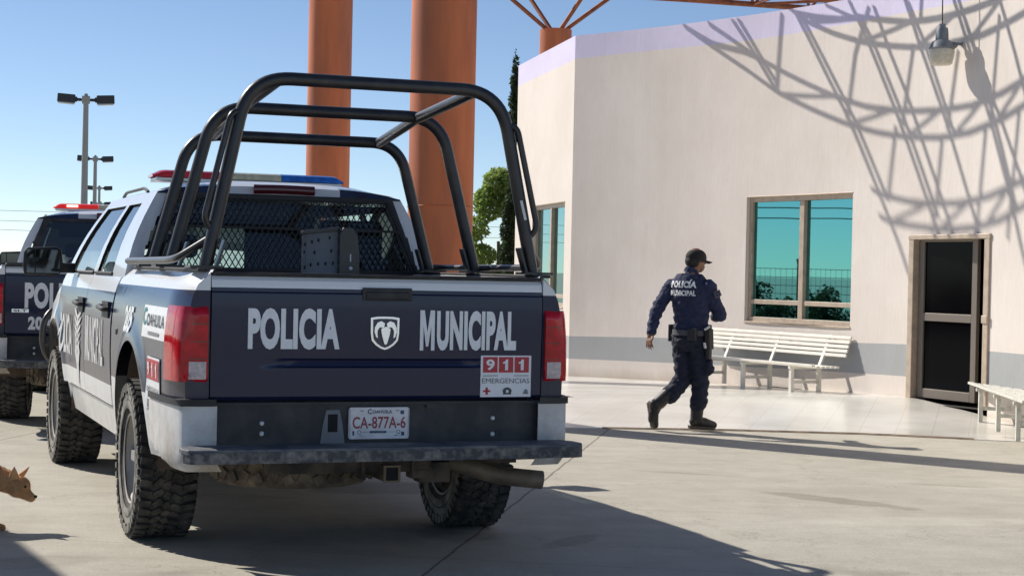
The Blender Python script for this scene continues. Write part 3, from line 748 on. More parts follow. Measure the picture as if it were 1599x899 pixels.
    # roof: crowned sheet, rear header strip with its navy ends, windscreen header
    def roof(u, v):
        q = 2 * u - 1; x = .735 * math.copysign(min(1, abs(q) ** .9), q); y = lerp(2.13, 3.98, v)
        rise = .085 * (1 - abs(q) ** 3.0) * (math.sin(min(1, v / .12) * math.pi / 2) * .45 + .55) * (1 if v < .8 else math.sqrt(max(0, 1 - ((v - .8) / .2) ** 2)) * .8 + .2)
        return (x, y, 1.865 + rise)
    gh.grid(roof, 36, 30, 0)
    for i in range(36):
        a, b = roof(i / 36, 0), roof((i + 1) / 36, 0); xc = (a[0] + b[0]) / 2
        gh.add([a, b, (b[0], b[1] - .012, 1.855), (a[0], a[1] - .012, 1.855)], [(0, 1, 2, 3)], 0 if abs(xc) < .36 else 2)
        c = [Vector(roof(i / 36, q)) + Vector((0, 0, .004)) for q in (0, .11)] + [Vector(roof((i + 1) / 36, q)) + Vector((0, 0, .004)) for q in (.11, 0)]
        if abs(xc) >= .36 and abs(xc) < .70: gh.add(c, [(0, 1, 2, 3)], 2)
        a, b = roof(i / 36, 1), roof((i + 1) / 36, 1)
        gh.add([a, b, (b[0], b[1] + .02, 1.845), (a[0], a[1] + .02, 1.845)], [(0, 1, 2, 3)], 0)
    gho = gh.build('cab_roof', [MT['white_paint'], MT['plastic'], MT['navy_paint']], root, smooth=40)
    for sg in (-1, 1):
        rr = MB(); rr.tube(fillet([(sg * .715, 3.6, 1.875), (sg * .712, 3.5, 1.902), (sg * .712, 2.75, 1.905), (sg * .712, 2.62, 1.878)], .1), .010, 8); rr.build('roof_rail', MT['plastic'], gho, smooth=40)
        for (c0, c1, nm) in ((.185, .435, 'rear_door'), (.495, .93, 'front_door')):
            gl = MB(); gl.grid(lambda u, v: (lambda q: (sg * q[0], q[1], q[2]))(G(lerp(c0, c1, u), lerp(.05, .88, v), .016)), 8, 8)
            gl.build('door_window', MT['car_glass'], root, smooth=60)
            tr = MB(); tr.tube([(lambda q: (sg * q[0], q[1], q[2]))(G(lerp(c0 - .01, c1 + .01, i / 8), .046, -.004)) for i in range(9)], .010, 6); tr.build('window_trim', MT['plastic'], root, smooth=60)
    # rear window: black surround, glass, wire screen
    wx = lambda z: interp([(1.36, .835), (1.88, .648)], z); wy = lambda z: lerp(2.035, 2.118, (z - 1.36) / .52)
    s = MB(); o4 = [(-wx(1.36) - .02, 1.36), (wx(1.36) + .02, 1.36), (wx(1.865) + .025, 1.865), (-wx(1.865) - .025, 1.865)]
    i4 = [(-wx(1.43) + .035, 1.43), (wx(1.43) - .035, 1.43), (wx(1.83) - .04, 1.83), (-wx(1.83) + .04, 1.83)]
    P3 = lambda q, d=0: (q[0], wy(q[1]) - d, q[1])
    s.add([P3(q, .006) for q in o4] + [P3(q, .006) for q in i4], [(k, (k + 1) % 4, 4 + (k + 1) % 4, 4 + k) for k in range(4)])
    s.build('window_surround', MT['plastic'], root)
    gl = MB(); gl.add([P3(q, -.004) for q in i4], [(0, 1, 2, 3)]); gl.build('rear_window', MT['rear_glass' if cage else 'rear_dark'], root)
    if cage:
        s = MB(); d = .055
        fr = [(-wx(1.42) + .01, 1.42), (wx(1.42) - .01, 1.42), (wx(1.845) - .03, 1.845), (-wx(1.845) + .03, 1.845)]
        for a, b in zip(fr, fr[1:] + fr[:1]): s.bar(P3(a, d), P3(b, d), .018, .018, (0, 1, 0))
        for z in (1.665,): s.bar(P3((-wx(z) + .02, z), d), P3((wx(z) - .02, z), d), .014, .022, (0, 1, 0))
        so_ = s.build('screen_frame', MT['screen'], root)
        s = MB(); z0, z1 = 1.43, 1.84; cell = .036; slope = 1.75
        for dr in (-1, 1):
            x = -1.2
            while x < 1.2:
                a, b = (x, z0), (x + dr * (z1 - z0) / slope, z1)
                pts = []
                for k in range(25):
                    zz = lerp(a[1], b[1], k / 24); xx = lerp(a[0], b[0], k / 24)
                    if abs(xx) < wx(zz) - .015: pts.append((xx, zz))
                if len(pts) > 1: s.bar(P3(pts[0], d + .003 * dr), P3(pts[-1], d + .003 * dr), .0062, .003, (0, 1, 0))
                x += cell
        s.build('wire_screen', MT['screen'], so_)
    bl = MB(); bl.grid(lambda u, v: (lerp(-.178, .192, u), 2.100 - .01 * math.sin(math.pi * v), lerp(1.872, 1.925, v) - .004 * (2 * u - 1) ** 2), 12, 4); bl.box((.007, 2.112, 1.898), (.36, .02, .05))
    bl.build('brake_light', MT['dark_red'], root, smooth=40)
    # windscreen
    ws = MB(); ws.grid(lambda u, v: ((2 * u - 1) * G(1, v)[0] * .97, G(1, v)[1] + .10 * (1 - (2 * u - 1) ** 2), G(1, v)[2]), 14, 8); ws.build('windscreen', MT['wind_glass'], root, smooth=60)
    # cabin: dash, seats, steering wheel
    k = MB(); k.box((0, 4.45, 1.15), (1.7, .5, .34)); k.box((0, 3.3, .72), (1.75, 2.6, .05)); k.build('dashboard', MT['cabin'], root, bevel=.04)
    for y in (3.25, 2.32):
        for x in ((-.42, .42) if y > 3 else (-.45, 0, .45)):
            k = MB(); k.box((x, y + .22, 1.02), (.46, .50, .16)); k.box((x, y - .02, 1.20), (.45, .16, .42), X=Matrix.Rotation(.16, 3, 'X')); k.box((x, y - .07, 1.56), (.24, .10, .15)) if y > 3 else (k.box((x, y - .10, 1.55), (.40, .10, .36)) if x > -.1 else None)
            k.build('seat', MT['cabin'], root, bevel=.04, smooth=50)
    k = MB(); k.box((0, 3.05, 1.80), (1.36, 1.75, .03)); k.box((0, 3.90, 1.765), (1.30, .05, .12)); k.build('headliner', MT['cabin'], root)
    k = MB(); k.tube([(-.42 + .18 * math.cos(a * math.pi / 12), 4.08 + .05 * math.sin(a * math.pi / 12), 1.33 + .17 * math.sin(a * math.pi / 12)) for a in range(24)], .015, 8, closed=True); k.build('steering_wheel', MT['cabin'], root, smooth=60)
    # ---- mirrors
    for sg in (-1, 1):
        k = MB()
        ol = [(-.125, -.095), (-.135, -.03), (-.13, .06), (-.11, .095), (.09, .105), (.125, .085), (.135, .0), (.13, -.07), (.10, -.10)]
        k.prism([(u, v) for u, v in ol], lambda u, v, t: (sg * (1.165 - u * (1 - t * 1.2)), 4.20 + t, 1.442 + v * (1 - t * 1.2)), 0, .14)
        k.bar((sg * .94, 4.30, 1.40), (sg * 1.06, 4.28, 1.40), .06, .07)
        mo = k.build('door_mirror', MT['plastic'], root, bevel=.012, smooth=40)
        for a0, a1 in ((-.108, -.056), (-.048, .112)):
            u = MB(); 
            u.prism([(a0, -.078), (a1, -.078), (a1, .080), (a0, .080)], lambda p, q, t: (sg * (1.165 - p if sg > 0 else 1.165 + p * -1) if False else sg * (1.165 + (-p if True else p)) , 4.196 + t, 1.442 + q), -.003, .0)
            u.build('mirror_glass', MT['mirror'], mo)
    # ---- light bar
    k = MB(); k.box((-.03, 2.98, 1.972), (1.19, .24, .028)); k.box((-.45, 2.98, 1.95), (.06, .2, .03)); k.box((.40, 2.98, 1.95), (.06, .2, .03))
    lb = k.build('light_bar', MT['silver'], root, bevel=.006)
    for x0, x1, mt in ((-.645, -.20, 'bar_lit' if not cage else 'bar_red'), (-.195, .165, 'bar_clear'), (.17, .585, 'bar_blue')):
        q = MB()
        def dm(u, v):
            a = math.pi * v; e = 1.0
            if x0 < -.5: e = min(1, .35 + (u / .22)) if u < .22 else 1
            if x1 > .5: e = min(1, .35 + ((1 - u) / .22)) if u > .78 else 1
            return (lerp(x0, x1, u), 2.98 - .13 * math.cos(a) * (.6 + .4 * e), 1.985 + .05 * math.sin(a) ** .45 * e)
        q.grid(dm, 16, 10)
        for uu in (0, 1): q.add([dm(uu, i / 10) for i in range(11)], [tuple(range(11))])
        lo = q.build('beacon_lens', MT[mt], lb, smooth=50)
        if mt == 'bar_lit':
            q = MB(); q.box((-.455, 2.846, 2.008), (.11, .012, .022)); q.build('lit_lamp', MT['bar_core'], lo)
    # ---- bull bar in front
    k = MB()
    for sg in (-1, 1):
        k.tube(fillet([(sg * .55, 5.86, .62), (sg * .93, 5.92, .66), (sg * 1.0, 5.82, .80), (sg * .99, 5.80, 1.0), (sg * .88, 5.90, 1.10), (sg * .50, 5.98, 1.10)], .10), .024, 10)
        k.tube([(sg * .50, 5.94, .5), (sg * .50, 5.98, 1.10)], .030, 10)
        for z in (.80, .93): k.tube([(sg * .50, 5.96, z), (sg * .985, 5.81, z)], .016, 8)
    k.tube([(-.5, 5.98, 1.10), (.5, 5.98, 1.10)], .03, 10); k.tube([(-.5, 5.95, .8), (.5, 5.95, .8)], .03, 10)
    k.build('bull_bar', MT['tube'], root, smooth=50)
    # ---- roll cage
    if cage:
        r = .0325; k = MB()
        HP = [(.15, .830, .640, 2.342, .21), (1.05, .842, .622, 2.275, .19), (1.78, .815, .612, 2.178, .17)]
        for sg in (-1, 1):
            x = sg * .50
            k.tube([(x, .16, 2.330), (x * .98, 1.05, 2.266)], .029, 12); k.tube([(x * .98, 1.05, 2.266), (x * .97, 1.775, 2.174)], .029, 12)
        cg = None
        for (y, xb, xt, zt, fr_) in [HP[1], HP[0], HP[2]]:
            h = k if cg is None else MB(); h.tube(fillet([(-xb, y, 1.43), (-xt, y, zt), (xt, y, zt), (xb, y, 1.43)], fr_, 12), r, 16)
            for sg in (-1, 1):
                h.box((sg * (xb + .01), y, 1.434), (.15, .14, .012))
                h.bar((sg * (xb - .045), y - .02, 1.43), (sg * (xb - .085), y - .02, 1.56), .012, .06, (0, 1, 0))
            if cg is None: cg = h.build('roll_cage', MT['tube'], root, smooth=50)
            else: h.build('cage_hoop', MT['tube'], cg, smooth=50)
        for sg in (-1, 1):
            h = MB()
            h.tube(fillet([(sg * .655, .15, 2.185), (sg * .725, .13, 2.165), (sg * .845, .13, 1.66), (sg * .80, .15, 1.605)], .05, 6), .0155, 10); h.build('grab_handle', MT['tube'], cg, smooth=50)
            h = MB(); h.tube(fillet([(sg * .80, .15, 1.575), (sg * .93, .30, 1.475), (sg * .945, .48, 1.462), (sg * .945, 1.85, 1.455), (sg * .84, 1.98, 1.455)], .06, 5), .019, 10)
            h.tube([(sg * .85, 1.05, 1.455), (sg * .94, 1.05, 1.458)], .015, 8)
            h.build('side_rail', MT['tube'], cg, smooth=50)
        h = MB(); h.box((.76, .112, 1.75), (.014, .004, .10), X=Matrix.Rotation(-.26, 3, 'Y')); h.build('maker_plate', MT['silver'], cg)
    # ---- wheels
    for yc in (RA, FA):
        for sg in (-1, 1): make_wheel(root, sg * .865, yc, sg, yc > 3)
    return root
TRUCK_YAW = 0.36525
truck = make_truck((-.6213, 8.340, 0), TRUCK_YAW, True, True)
tag(truck, 'navy and white police pickup with a black roll cage over its bed, nearest the camera', 'pickup truck', 'police pickups parked on the concrete')
truck2 = make_truck((-3.487, 14.857, 0), .19, False, False)
tag(truck2, 'navy police pickup numbered 208, no roll cage, red beacon lit, parked beyond the nearer pickup', 'pickup truck', 'police pickups parked on the concrete')

# folded perforated steel shield standing in the bed
def to_world(x, y, z):
    c, s = math.cos(TRUCK_YAW), math.sin(TRUCK_YAW); return (-.6213 + c * x - s * y, 8.340 + s * x + c * y, z)
sh = empty('steel_shield', to_world(-.04, .9, .92), TRUCK_YAW)
tag(sh, 'grey punched steel shield with black edging standing in the truck bed', 'steel shield')
m = MB()
def shp(u, v): return (lerp(-.155, .085, u), 0.0, lerp(.0, .70 + .02 * u, v))
m.add([(-.115, 0, 0), (.055, 0, 0), (.055, 0, .725), (-.115, 0, .70)], [(0, 1, 2, 3)])
m.add([(-.165, -.10, 0), (-.115, 0, 0), (-.115, 0, .70), (-.165, -.10, .685)], [(0, 1, 2, 3)])
m.add([(-.115, .005, 0), (.055, .005, 0), (.055, .005, .725), (-.115, .005, .70)], [(3, 2, 1, 0)])
m.build('punched_plate', MT['shield'], sh)
m = MB(); m.prism([(.055, 0), (.175, 0), (.165, .60), (.150, .70), (.125, .735), (.075, .735), (.055, .70)], lambda u, v, t: (u, t, v), -.04, -.025)
m.bar((-.165, -.10, .70), (.06, -.005, .728), .03, .02); m.bar((-.116, -.004, 0), (-.116, -.004, .70), .018, .012); m.bar((.055, -.03, 0), (.055, -.03, .73), .02, .02)
m.build('side_wing', MT['tube'], sh, bevel=.004)
m = MB()
for x, z in ((-.135, .52), (-.135, .64), (-.14, .60), (-.085, .655), (-.05, .665), (.01, .68), (-.07, .60), (.02, .61), (-.09, .535), (-.05, .54), (-.01, .542), (.03, .545)):
    m.box((x, -.004 if x > -.115 else -.055, z), (.008, .004, .017))
m.build('punched_hole', MT['cabin'], sh)
m = MB(); m.box((.115, -.042, .575), (.007, .004, .04), 0); m.lathe([(-.046, .0005), (-.044, .009), (-.04, .01)], 14, 'y', (.118, 0, .52)); m.build('bolt', MT['bolt'], sh)

# ------------------------------------------------------------------ ground
def ground_mat():
    m = bpy.data.materials.new('worn concrete paving'); m.use_nodes = True; n = m.node_tree; b = n.nodes['Principled BSDF']
    tc = n.nodes.new('ShaderNodeTexCoord')
    def noise_(sc, det=6, ro=.6, src=None):
        t = n.nodes.new('ShaderNodeTexNoise'); t.inputs['Scale'].default_value = sc; t.inputs['Detail'].default_value = det; t.inputs['Roughness'].default_value = ro
        n.links.new(src or tc.outputs['Object'], t.inputs['Vector']); return t
    def ramp(src, p0, p1, c0, c1):
        r = n.nodes.new('ShaderNodeValToRGB'); r.color_ramp.elements[0].position = p0; r.color_ramp.elements[1].position = p1
        r.color_ramp.elements[0].color = (*c0, 1); r.color_ramp.elements[1].color = (*c1, 1); n.links.new(src, r.inputs[0]); return r.outputs[0]
    def mult(a, bb, f=1.0):
        x = n.nodes.new('ShaderNodeMix'); x.data_type = 'RGBA'; x.blend_type = 'MULTIPLY'; x.inputs[0].default_value = f
        n.links.new(a, x.inputs[6]); n.links.new(bb, x.inputs[7]); return x.outputs[2]
    base = ramp(noise_(.55, 8, .62).outputs[0], .3, .7, (.455, .428, .358), (.545, .515, .44))
    mpp = n.nodes.new('ShaderNodeMapping'); mpp.inputs['Rotation'].default_value = (0, 0, R(-12)); mpp.inputs['Scale'].default_value = (.35, 3.2, 1)
    n.links.new(tc.outputs['Object'], mpp.inputs[0])
    base = mult(base, ramp(noise_(1.4, 8, .65, mpp.outputs[0]).outputs[0], .3, .66, (.94, .935, .93), (1.02, 1.02, 1.02)))     # trowel drags and tyre wear
    base = mult(base, ramp(noise_(3.2, 8, .7).outputs[0], .38, .60, (.90, .89, .88), (1.02, 1.02, 1.02)))
    base = mult(base, ramp(noise_(.9, 4, .5).outputs[0], .27, .36, (.72, .71, .70), (1, 1, 1)))       # old damp stains
    base = mult(base, ramp(noise_(60, 3, .6).outputs[0], .30, .62, (.90, .90, .90), (1.04, 1.04, 1.04)))
    vo = n.nodes.new('ShaderNodeTexVoronoi'); vo.inputs['Scale'].default_value = 1.6; n.links.new(tc.outputs['Object'], vo.inputs['Vector'])
    base = mult(base, ramp(vo.outputs['Distance'], .010, .022, (.45, .43, .40), (1, 1, 1)))         # pits and gum spots
    # oil and water stains with a shape of their own
    def stain(cx, cy, rot, lx, ly, dark, rag=.55):
        nonlocal base
        q = n.nodes.new('ShaderNodeMapping'); q.vector_type = 'TEXTURE'; q.inputs['Location'].default_value = (cx, cy, 0); q.inputs['Rotation'].default_value = (0, 0, rot); q.inputs['Scale'].default_value = (lx, ly, 1)
        n.links.new(tc.outputs['Object'], q.inputs[0])
        l = n.nodes.new('ShaderNodeVectorMath'); l.operation = 'LENGTH'; n.links.new(q.outputs[0], l.inputs[0])
        k = n.nodes.new('ShaderNodeMath'); k.operation = 'MULTIPLY_ADD'; k.inputs[1].default_value = rag * 1.6; n.links.new(noise_(4.5, 5, .6).outputs[0], k.inputs[0]); n.links.new(l.outputs['Value'], k.inputs[2])
        h2 = n.nodes.new('ShaderNodeMath'); h2.operation = 'MULTIPLY'; h2.inputs[1].default_value = .4; n.links.new(k.outputs[0], h2.inputs[0])
        base = mult(base, ramp(h2.outputs[0], .4 * (.72 + rag * .8), .4 * (1.0 + rag * .8), dark, (1, 1, 1)))
    stain(2.14, 11.25, R(-41), .66, .15, (.74, .72, .69))
    stain(2.45, 10.35, R(10), .9, .22, (1.10, 1.11, 1.11))
    stain(-.9, 11.4, R(20), .5, .4, (.70, .69, .68)); stain(.35, 9.3, R(60), .35, .10, (.78, .77, .76)); stain(-1.9, 10.9, R(-10), .7, .10, (.90, .89, .88)); stain(1.3, 12.6, R(-20), .5, .07, (.86, .85, .84)); stain(-2.3, 8.3, R(30), .4, .2, (.85, .84, .83))
    stain(3.1, 12.2, R(-15), .35, .06, (.84, .83, .82)); stain(.9, 10.6, R(-5), .8, .05, (.93, .92, .91))
    # hairline cracks
    cv = n.nodes.new('ShaderNodeTexVoronoi'); cv.feature = 'DISTANCE_TO_EDGE'; cv.inputs['Scale'].default_value = .42
    cw = noise_(1.7, 7, .7); cs = n.nodes.new('ShaderNodeVectorMath'); cs.operation = 'SCALE'; cs.inputs[3].default_value = .9; n.links.new(cw.outputs['Color'], cs.inputs[0])
    ca = n.nodes.new('ShaderNodeVectorMath'); ca.operation = 'ADD'; n.links.new(tc.outputs['Object'], ca.inputs[0]); n.links.new(cs.outputs[0], ca.inputs[1]); n.links.new(ca.outputs[0], cv.inputs['Vector'])
    base = mult(base, ramp(cv.outputs['Distance'], .0008, .0026, (.72, .70, .68), (1, 1, 1)))
    # small pebbles of grit and drips
    v2 = n.nodes.new('ShaderNodeTexVoronoi'); v2.inputs['Scale'].default_value = 4.3; v2.inputs['Randomness'].default_value = 1; n.links.new(tc.outputs['Object'], v2.inputs['Vector'])
    base = mult(base, ramp(v2.outputs['Distance'], .02, .05, (.74, .72, .70), (1, 1, 1)))
    # saw cut joints
    mp = n.nodes.new('ShaderNodeMapping'); mp.inputs['Rotation'].default_value = (0, 0, R(9.5)); n.links.new(tc.outputs['Object'], mp.inputs[0])
    wob = noise_(2.5, 4); sc = n.nodes.new('ShaderNodeVectorMath'); sc.operation = 'SCALE'; sc.inputs[3].default_value = .035; n.links.new(wob.outputs['Color'], sc.inputs[0])
    ad = n.nodes.new('ShaderNodeVectorMath'); ad.operation = 'ADD'; n.links.new(mp.outputs[0], ad.inputs[0]); n.links.new(sc.outputs[0], ad.inputs[1])
    sp = n.nodes.new('ShaderNodeSeparateXYZ'); n.links.new(ad.outputs[0], sp.inputs[0])
    js = None
    for ax, off, per in ((0, JX, 4.6), (1, JY, 4.6)):
        a = n.nodes.new('ShaderNodeMath'); a.operation = 'SUBTRACT'; a.inputs[1].default_value = off; n.links.new(sp.outputs[ax], a.inputs[0])
        p = n.nodes.new('ShaderNodeMath'); p.operation = 'PINGPONG'; p.inputs[1].default_value = per / 2; n.links.new(a.outputs[0], p.inputs[0])
        r = ramp(p.outputs[0], .004 if ax == 0 else .003, .011 if ax == 0 else .008, (.42, .40, .38) if ax == 0 else (.72, .70, .68), (1, 1, 1)); base = mult(base, r)
    n.links.new(base, b.inputs['Base Color']); b.inputs['Roughness'].default_value = .82; b.inputs['Specular IOR Level'].default_value = .3
    bp = n.nodes.new('ShaderNodeBump'); bp.inputs['Strength'].default_value = .35; bp.inputs['Distance'].default_value = .012
    n.links.new(noise_(28, 8, .7).outputs[0], bp.inputs['Height']); n.links.new(bp.outputs[0], b.inputs['Normal'])
    return m
_a = R(9.5)
JX = math.cos(_a) * .204 - math.sin(_a) * 11.722 + .017; JY = math.sin(_a) * .27 + math.cos(_a) * 8.57 + .017
g = MB(); g.add([(-2500, -2500, 0), (2500, -2500, 0), (2500, 2500, 0), (-2500, 2500, 0)], [(0, 1, 2, 3)])
tag(g.build('ground', ground_mat()), kind='structure')

# ------------------------------------------------------------------ curved building
BC, BR, PH0 = Vector((-12.36, 11.714)), 18.0, R(47)
def wall_p(s, z=0, d=0.0):
    """point s metres along the concave wall, d metres in front of its face"""
    a = PH0 + s / BR; r = BR - d
    return Vector((BC.x + r * math.sin(a), BC.y + r * math.cos(a), z))
def TOPZ(s): return 4.712 - .019 * min(s, 8)
def rise(s): return .18 * max(0, min(1, s / 6.4))
def floor_z(x, y):
    q = Vector((x - BC.x, y - BC.y)); a = math.atan2(q.x, q.y) - PH0; s = a * BR
    f = max(0, min(1, (y - 16.1) / 2.4))
    return .006 + .176 * max(0, min(1, .0 + s / 6.4)) * f

def stucco(name, col, streak=.045):
    m = bpy.data.materials.new(name); m.use_nodes = True; n = m.node_tree; b = n.nodes['Principled BSDF']
    tc = n.nodes.new('ShaderNodeTexCoord')
    mp = n.nodes.new('ShaderNodeMapping'); mp.inputs['Scale'].default_value = (26, 26, 3.2); n.links.new(tc.outputs['Object'], mp.inputs[0])
    t = n.nodes.new('ShaderNodeTexNoise'); t.inputs['Scale'].default_value = 1.6; t.inputs['Detail'].default_value = 6; t.inputs['Roughness'].default_value = .65; n.links.new(mp.outputs[0], t.inputs['Vector'])
    r = n.nodes.new('ShaderNodeValToRGB'); r.color_ramp.elements[0].position = .3; r.color_ramp.elements[1].position = .7
    r.color_ramp.elements[0].color = (*[c * (1 - streak) for c in col], 1); r.color_ramp.elements[1].color = (*[c * (1 + streak * .4) for c in col], 1); n.links.new(t.outputs[0], r.inputs[0])
    t2 = n.nodes.new('ShaderNodeTexNoise'); t2.inputs['Scale'].default_value = .9; t2.inputs['Detail'].default_value = 7; t2.inputs['Roughness'].default_value = .6; n.links.new(tc.outputs['Object'], t2.inputs['Vector'])
    r2 = n.nodes.new('ShaderNodeValToRGB'); r2.color_ramp.elements[0].position = .3; r2.color_ramp.elements[1].position = .65
    r2.color_ramp.elements[0].color = (.92, .905, .89, 1); r2.color_ramp.elements[1].color = (1.02, 1.02, 1.02, 1); n.links.new(t2.outputs[0], r2.inputs[0])
    x = n.nodes.new('ShaderNodeMix'); x.data_type = 'RGBA'; x.blend_type = 'MULTIPLY'; x.inputs[0].default_value = 1; n.links.new(r.outputs[0], x.inputs[6]); n.links.new(r2.outputs[0], x.inputs[7])
    # trowelled horizontal lifts and grime just above the floor
    sp = n.nodes.new('ShaderNodeSeparateXYZ'); n.links.new(tc.outputs['Object'], sp.inputs[0])
    ad = n.nodes.new('ShaderNodeMath'); ad.operation = 'MULTIPLY_ADD'; ad.inputs[1].default_value = .25; n.links.new(t2.outputs[0], ad.inputs[0]); n.links.new(sp.outputs[2], ad.inputs[2])
    r3 = n.nodes.new('ShaderNodeValToRGB'); r3.color_ramp.elements[0].position = .14; r3.color_ramp.elements[1].position = .30
    r3.color_ramp.elements[0].color = (.74, .71, .66, 1); r3.color_ramp.elements[1].color = (1, 1, 1, 1); n.links.new(ad.outputs[0], r3.inputs[0])
    y = n.nodes.new('ShaderNodeMix'); y.data_type = 'RGBA'; y.blend_type = 'MULTIPLY'; y.inputs[0].default_value = 1; n.links.new(x.outputs[2], y.inputs[6]); n.links.new(r3.outputs[0], y.inputs[7])
    n.links.new(y.outputs[2], b.inputs['Base Color']); b.inputs['Roughness'].default_value = .9; b.inputs['Specular IOR Level'].default_value = .2
    bp = n.nodes.new('ShaderNodeBump'); bp.inputs['Strength'].default_value = .3; bp.inputs['Distance'].default_value = .010
    n.links.new(t.outputs[0], bp.inputs['Height']); n.links.new(bp.outputs[0], b.inputs['Normal']); return m
MT['wall'] = stucco('pale pink stucco', (.775, .71, .65)); MT['lilac'] = stucco('lilac parapet stucco', (.71, .67, .86)); MT['grey_band'] = stucco('grey dado stucco', (.42, .435, .44))
MT['alu'] = mat('weathered beige aluminium', (.52, .42, .32), .45, metal=.15, dirt=(.28, .22, .17), damt=.5, dscale=12)
MT['alu_door_shaded'] = mat('beige door frame darkened for shade', (.21, .18, .15), .45, metal=.2, dirt=(.2, .16, .13), damt=.4, dscale=9)  # shade on the door leaf painted in as a darker base colour
MT['dark_glass'] = mat('black door glass', (.003, .003, .004), .08, spec=.06)
MT['fence_post'] = mat('grey steel post', (.2, .2, .2), .5)
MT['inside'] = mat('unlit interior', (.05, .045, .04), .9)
mg = bpy.data.materials.new('teal mirror glass'); mg.use_nodes = True; _n = mg.node_tree; _b = _n.nodes['Principled BSDF']
_b.inputs['Base Color'].default_value = (.115, .36, .37, 1); _b.inputs['Metallic'].default_value = 1; _b.inputs['Roughness'].default_value = .012
_t = _n.nodes.new('ShaderNodeTexNoise'); _t.inputs['Scale'].default_value = .8; _t.inputs['Detail'].default_value = 1; _bp = _n.nodes.new('ShaderNodeBump'); _bp.inputs['Strength'].default_value = .02; _bp.inputs['Distance'].default_value = .02
_n.links.new(_t.outputs[0], _bp.inputs['Height']); _n.links.new(_bp.outputs[0], _b.inputs['Normal']); MT['teal_glass'] = mg

bld = empty('rounded_building', wall_p(6, 0)); bld.location = (0, 0, 0)
tag(bld, 'pale pink building with a curved front, lilac parapet, grey dado and teal windows', 'building')
WZ0, WZ1, DZ1 = .895, 2.405, 1.92
WS0, WS1, DS0, DS1 = 3.38, 5.365, 6.43, 7.865
def wall_rows(s):
    r = rise(s)
    return [-.2, .25 + .85 * r, .562 + 1.03 * r, WZ0, DZ1, WZ1, 4.39 - .012 * s + .012 * math.sin(s * 1.3), TOPZ(s)]
rmat = [0, 1, 0, 0, 0, 0, 2]
ss = sorted(set([round(i * .3, 3) for i in range(0, 47)] + [WS0, WS1, DS0, DS1]))
m = MB(); nr = 8
vs = []
for s in ss: vs += [wall_p(s, z) for z in wall_rows(s)]
for i in range(len(ss) - 1):
    sm = (ss[i] + ss[i + 1]) / 2
    for j in range(7):
        if WS0 < sm < WS1 and j in (3, 4): continue
        if DS0 < sm < DS1 and j < 4: continue
        a = i * nr + j; m.v += []
        k = len(m.v); m.v += [tuple(vs[q]) for q in (a, a + nr, a + nr + 1, a + 1)]; m.f.append([k, k + 1, k + 2, k + 3]); m.m.append(rmat[j])
# reveals
TH = .24
def reveal(s0, z0, s1, z1): m.add([wall_p(s0, z0), wall_p(s1, z1), wall_p(s1, z1, -TH), wall_p(s0, z0, -TH)], [(0, 1, 2, 3)])
for a in ((WS0, WZ0, WS1, WZ0), (WS0, WZ1, WS1, WZ1), (WS0, WZ0, WS0, WZ1), (WS1, WZ0, WS1, WZ1), (DS0, DZ1, DS1, DZ1), (DS0, -.2, DS0, DZ1), (DS1, -.2, DS1, DZ1)): reveal(*a)
# parapet top, inner face, roof and back
for a, b in zip(ss, ss[1:]):
    m.add([wall_p(a, TOPZ(a)), wall_p(b, TOPZ(b)), wall_p(b, TOPZ(b), -TH), wall_p(a, TOPZ(a), -TH)], [(0, 1, 2, 3)], 2)
    m.add([wall_p(a, TOPZ(a), -TH), wall_p(b, TOPZ(b), -TH), wall_p(b, 4.2, -TH), wall_p(a, 4.2, -TH)], [(0, 1, 2, 3)], 2)
FA_, FB_ = Vector((.78, 24.0)), Vector((.03, 27.62))       # the flat left facet
FA_ = wall_p(0).to_2d()
fd = (FB_ - FA_).normalized(); fn_ = Vector((-fd.y, fd.x)); FL = (FB_ - FA_).length
def fac_p(t, z=0, d=0.0): q = FA_ + fd * t + fn_ * d; return Vector((q.x, q.y, z))
FW0, FW1, FZ0, FZ1 = .40, 2.47, .95, 2.43
fz = [(-.2, .25, 0), (.25, .562, 1), (.562, FZ0, 0), (FZ0, FZ1, 0), (FZ1, 4.385, 0), (4.385, 4.712, 2)]
for t0, t1 in ((0, FW0), (FW0, FW1), (FW1, FL)):
    for z0, z1, k in fz:
        if t0 == FW0 and z0 == FZ0: continue
        m.add([fac_p(t1, z0), fac_p(t0, z0), fac_p(t0, z1), fac_p(t1, z1)], [(0, 1, 2, 3)], k)
for a in ((FW0, FZ0, FW1, FZ0), (FW0, FZ1, FW1, FZ1), (FW0, FZ0, FW0, FZ1), (FW1, FZ0, FW1, FZ1)):
    m.add([fac_p(a[0], a[1]), fac_p(a[2], a[3]), fac_p(a[2], a[3], -TH), fac_p(a[0], a[1], -TH)], [(0, 1, 2, 3)])
m.add([fac_p(0, 4.712), fac_p(FL, 4.712), fac_p(FL, 4.712, -TH), fac_p(0, 4.712, -TH)], [(0, 1, 2, 3)], 2)
back = [FB_, Vector((4.0, 29.5)), Vector((11, 26)), Vector((13.5, 16)), Vector((11, 8))]
end = wall_p(ss[-1]).to_2d()
pl = back + [end]
for a, b in zip(pl, pl[1:]):
    m.add([(a.x, a.y, -.2), (b.x, b.y, -.2), (b.x, b.y, 4.70), (a.x, a.y, 4.70)], [(0, 1, 2, 3)])
rf = [Vector((p.x, p.y, 4.25)) for p in back] + [wall_p(s, 4.25) for s in reversed(ss)]
m.add(rf, [tuple(range(len(rf)))])
m.build('wall', [MT['wall'], MT['grey_band'], MT['lilac']], bld, recalc=False)
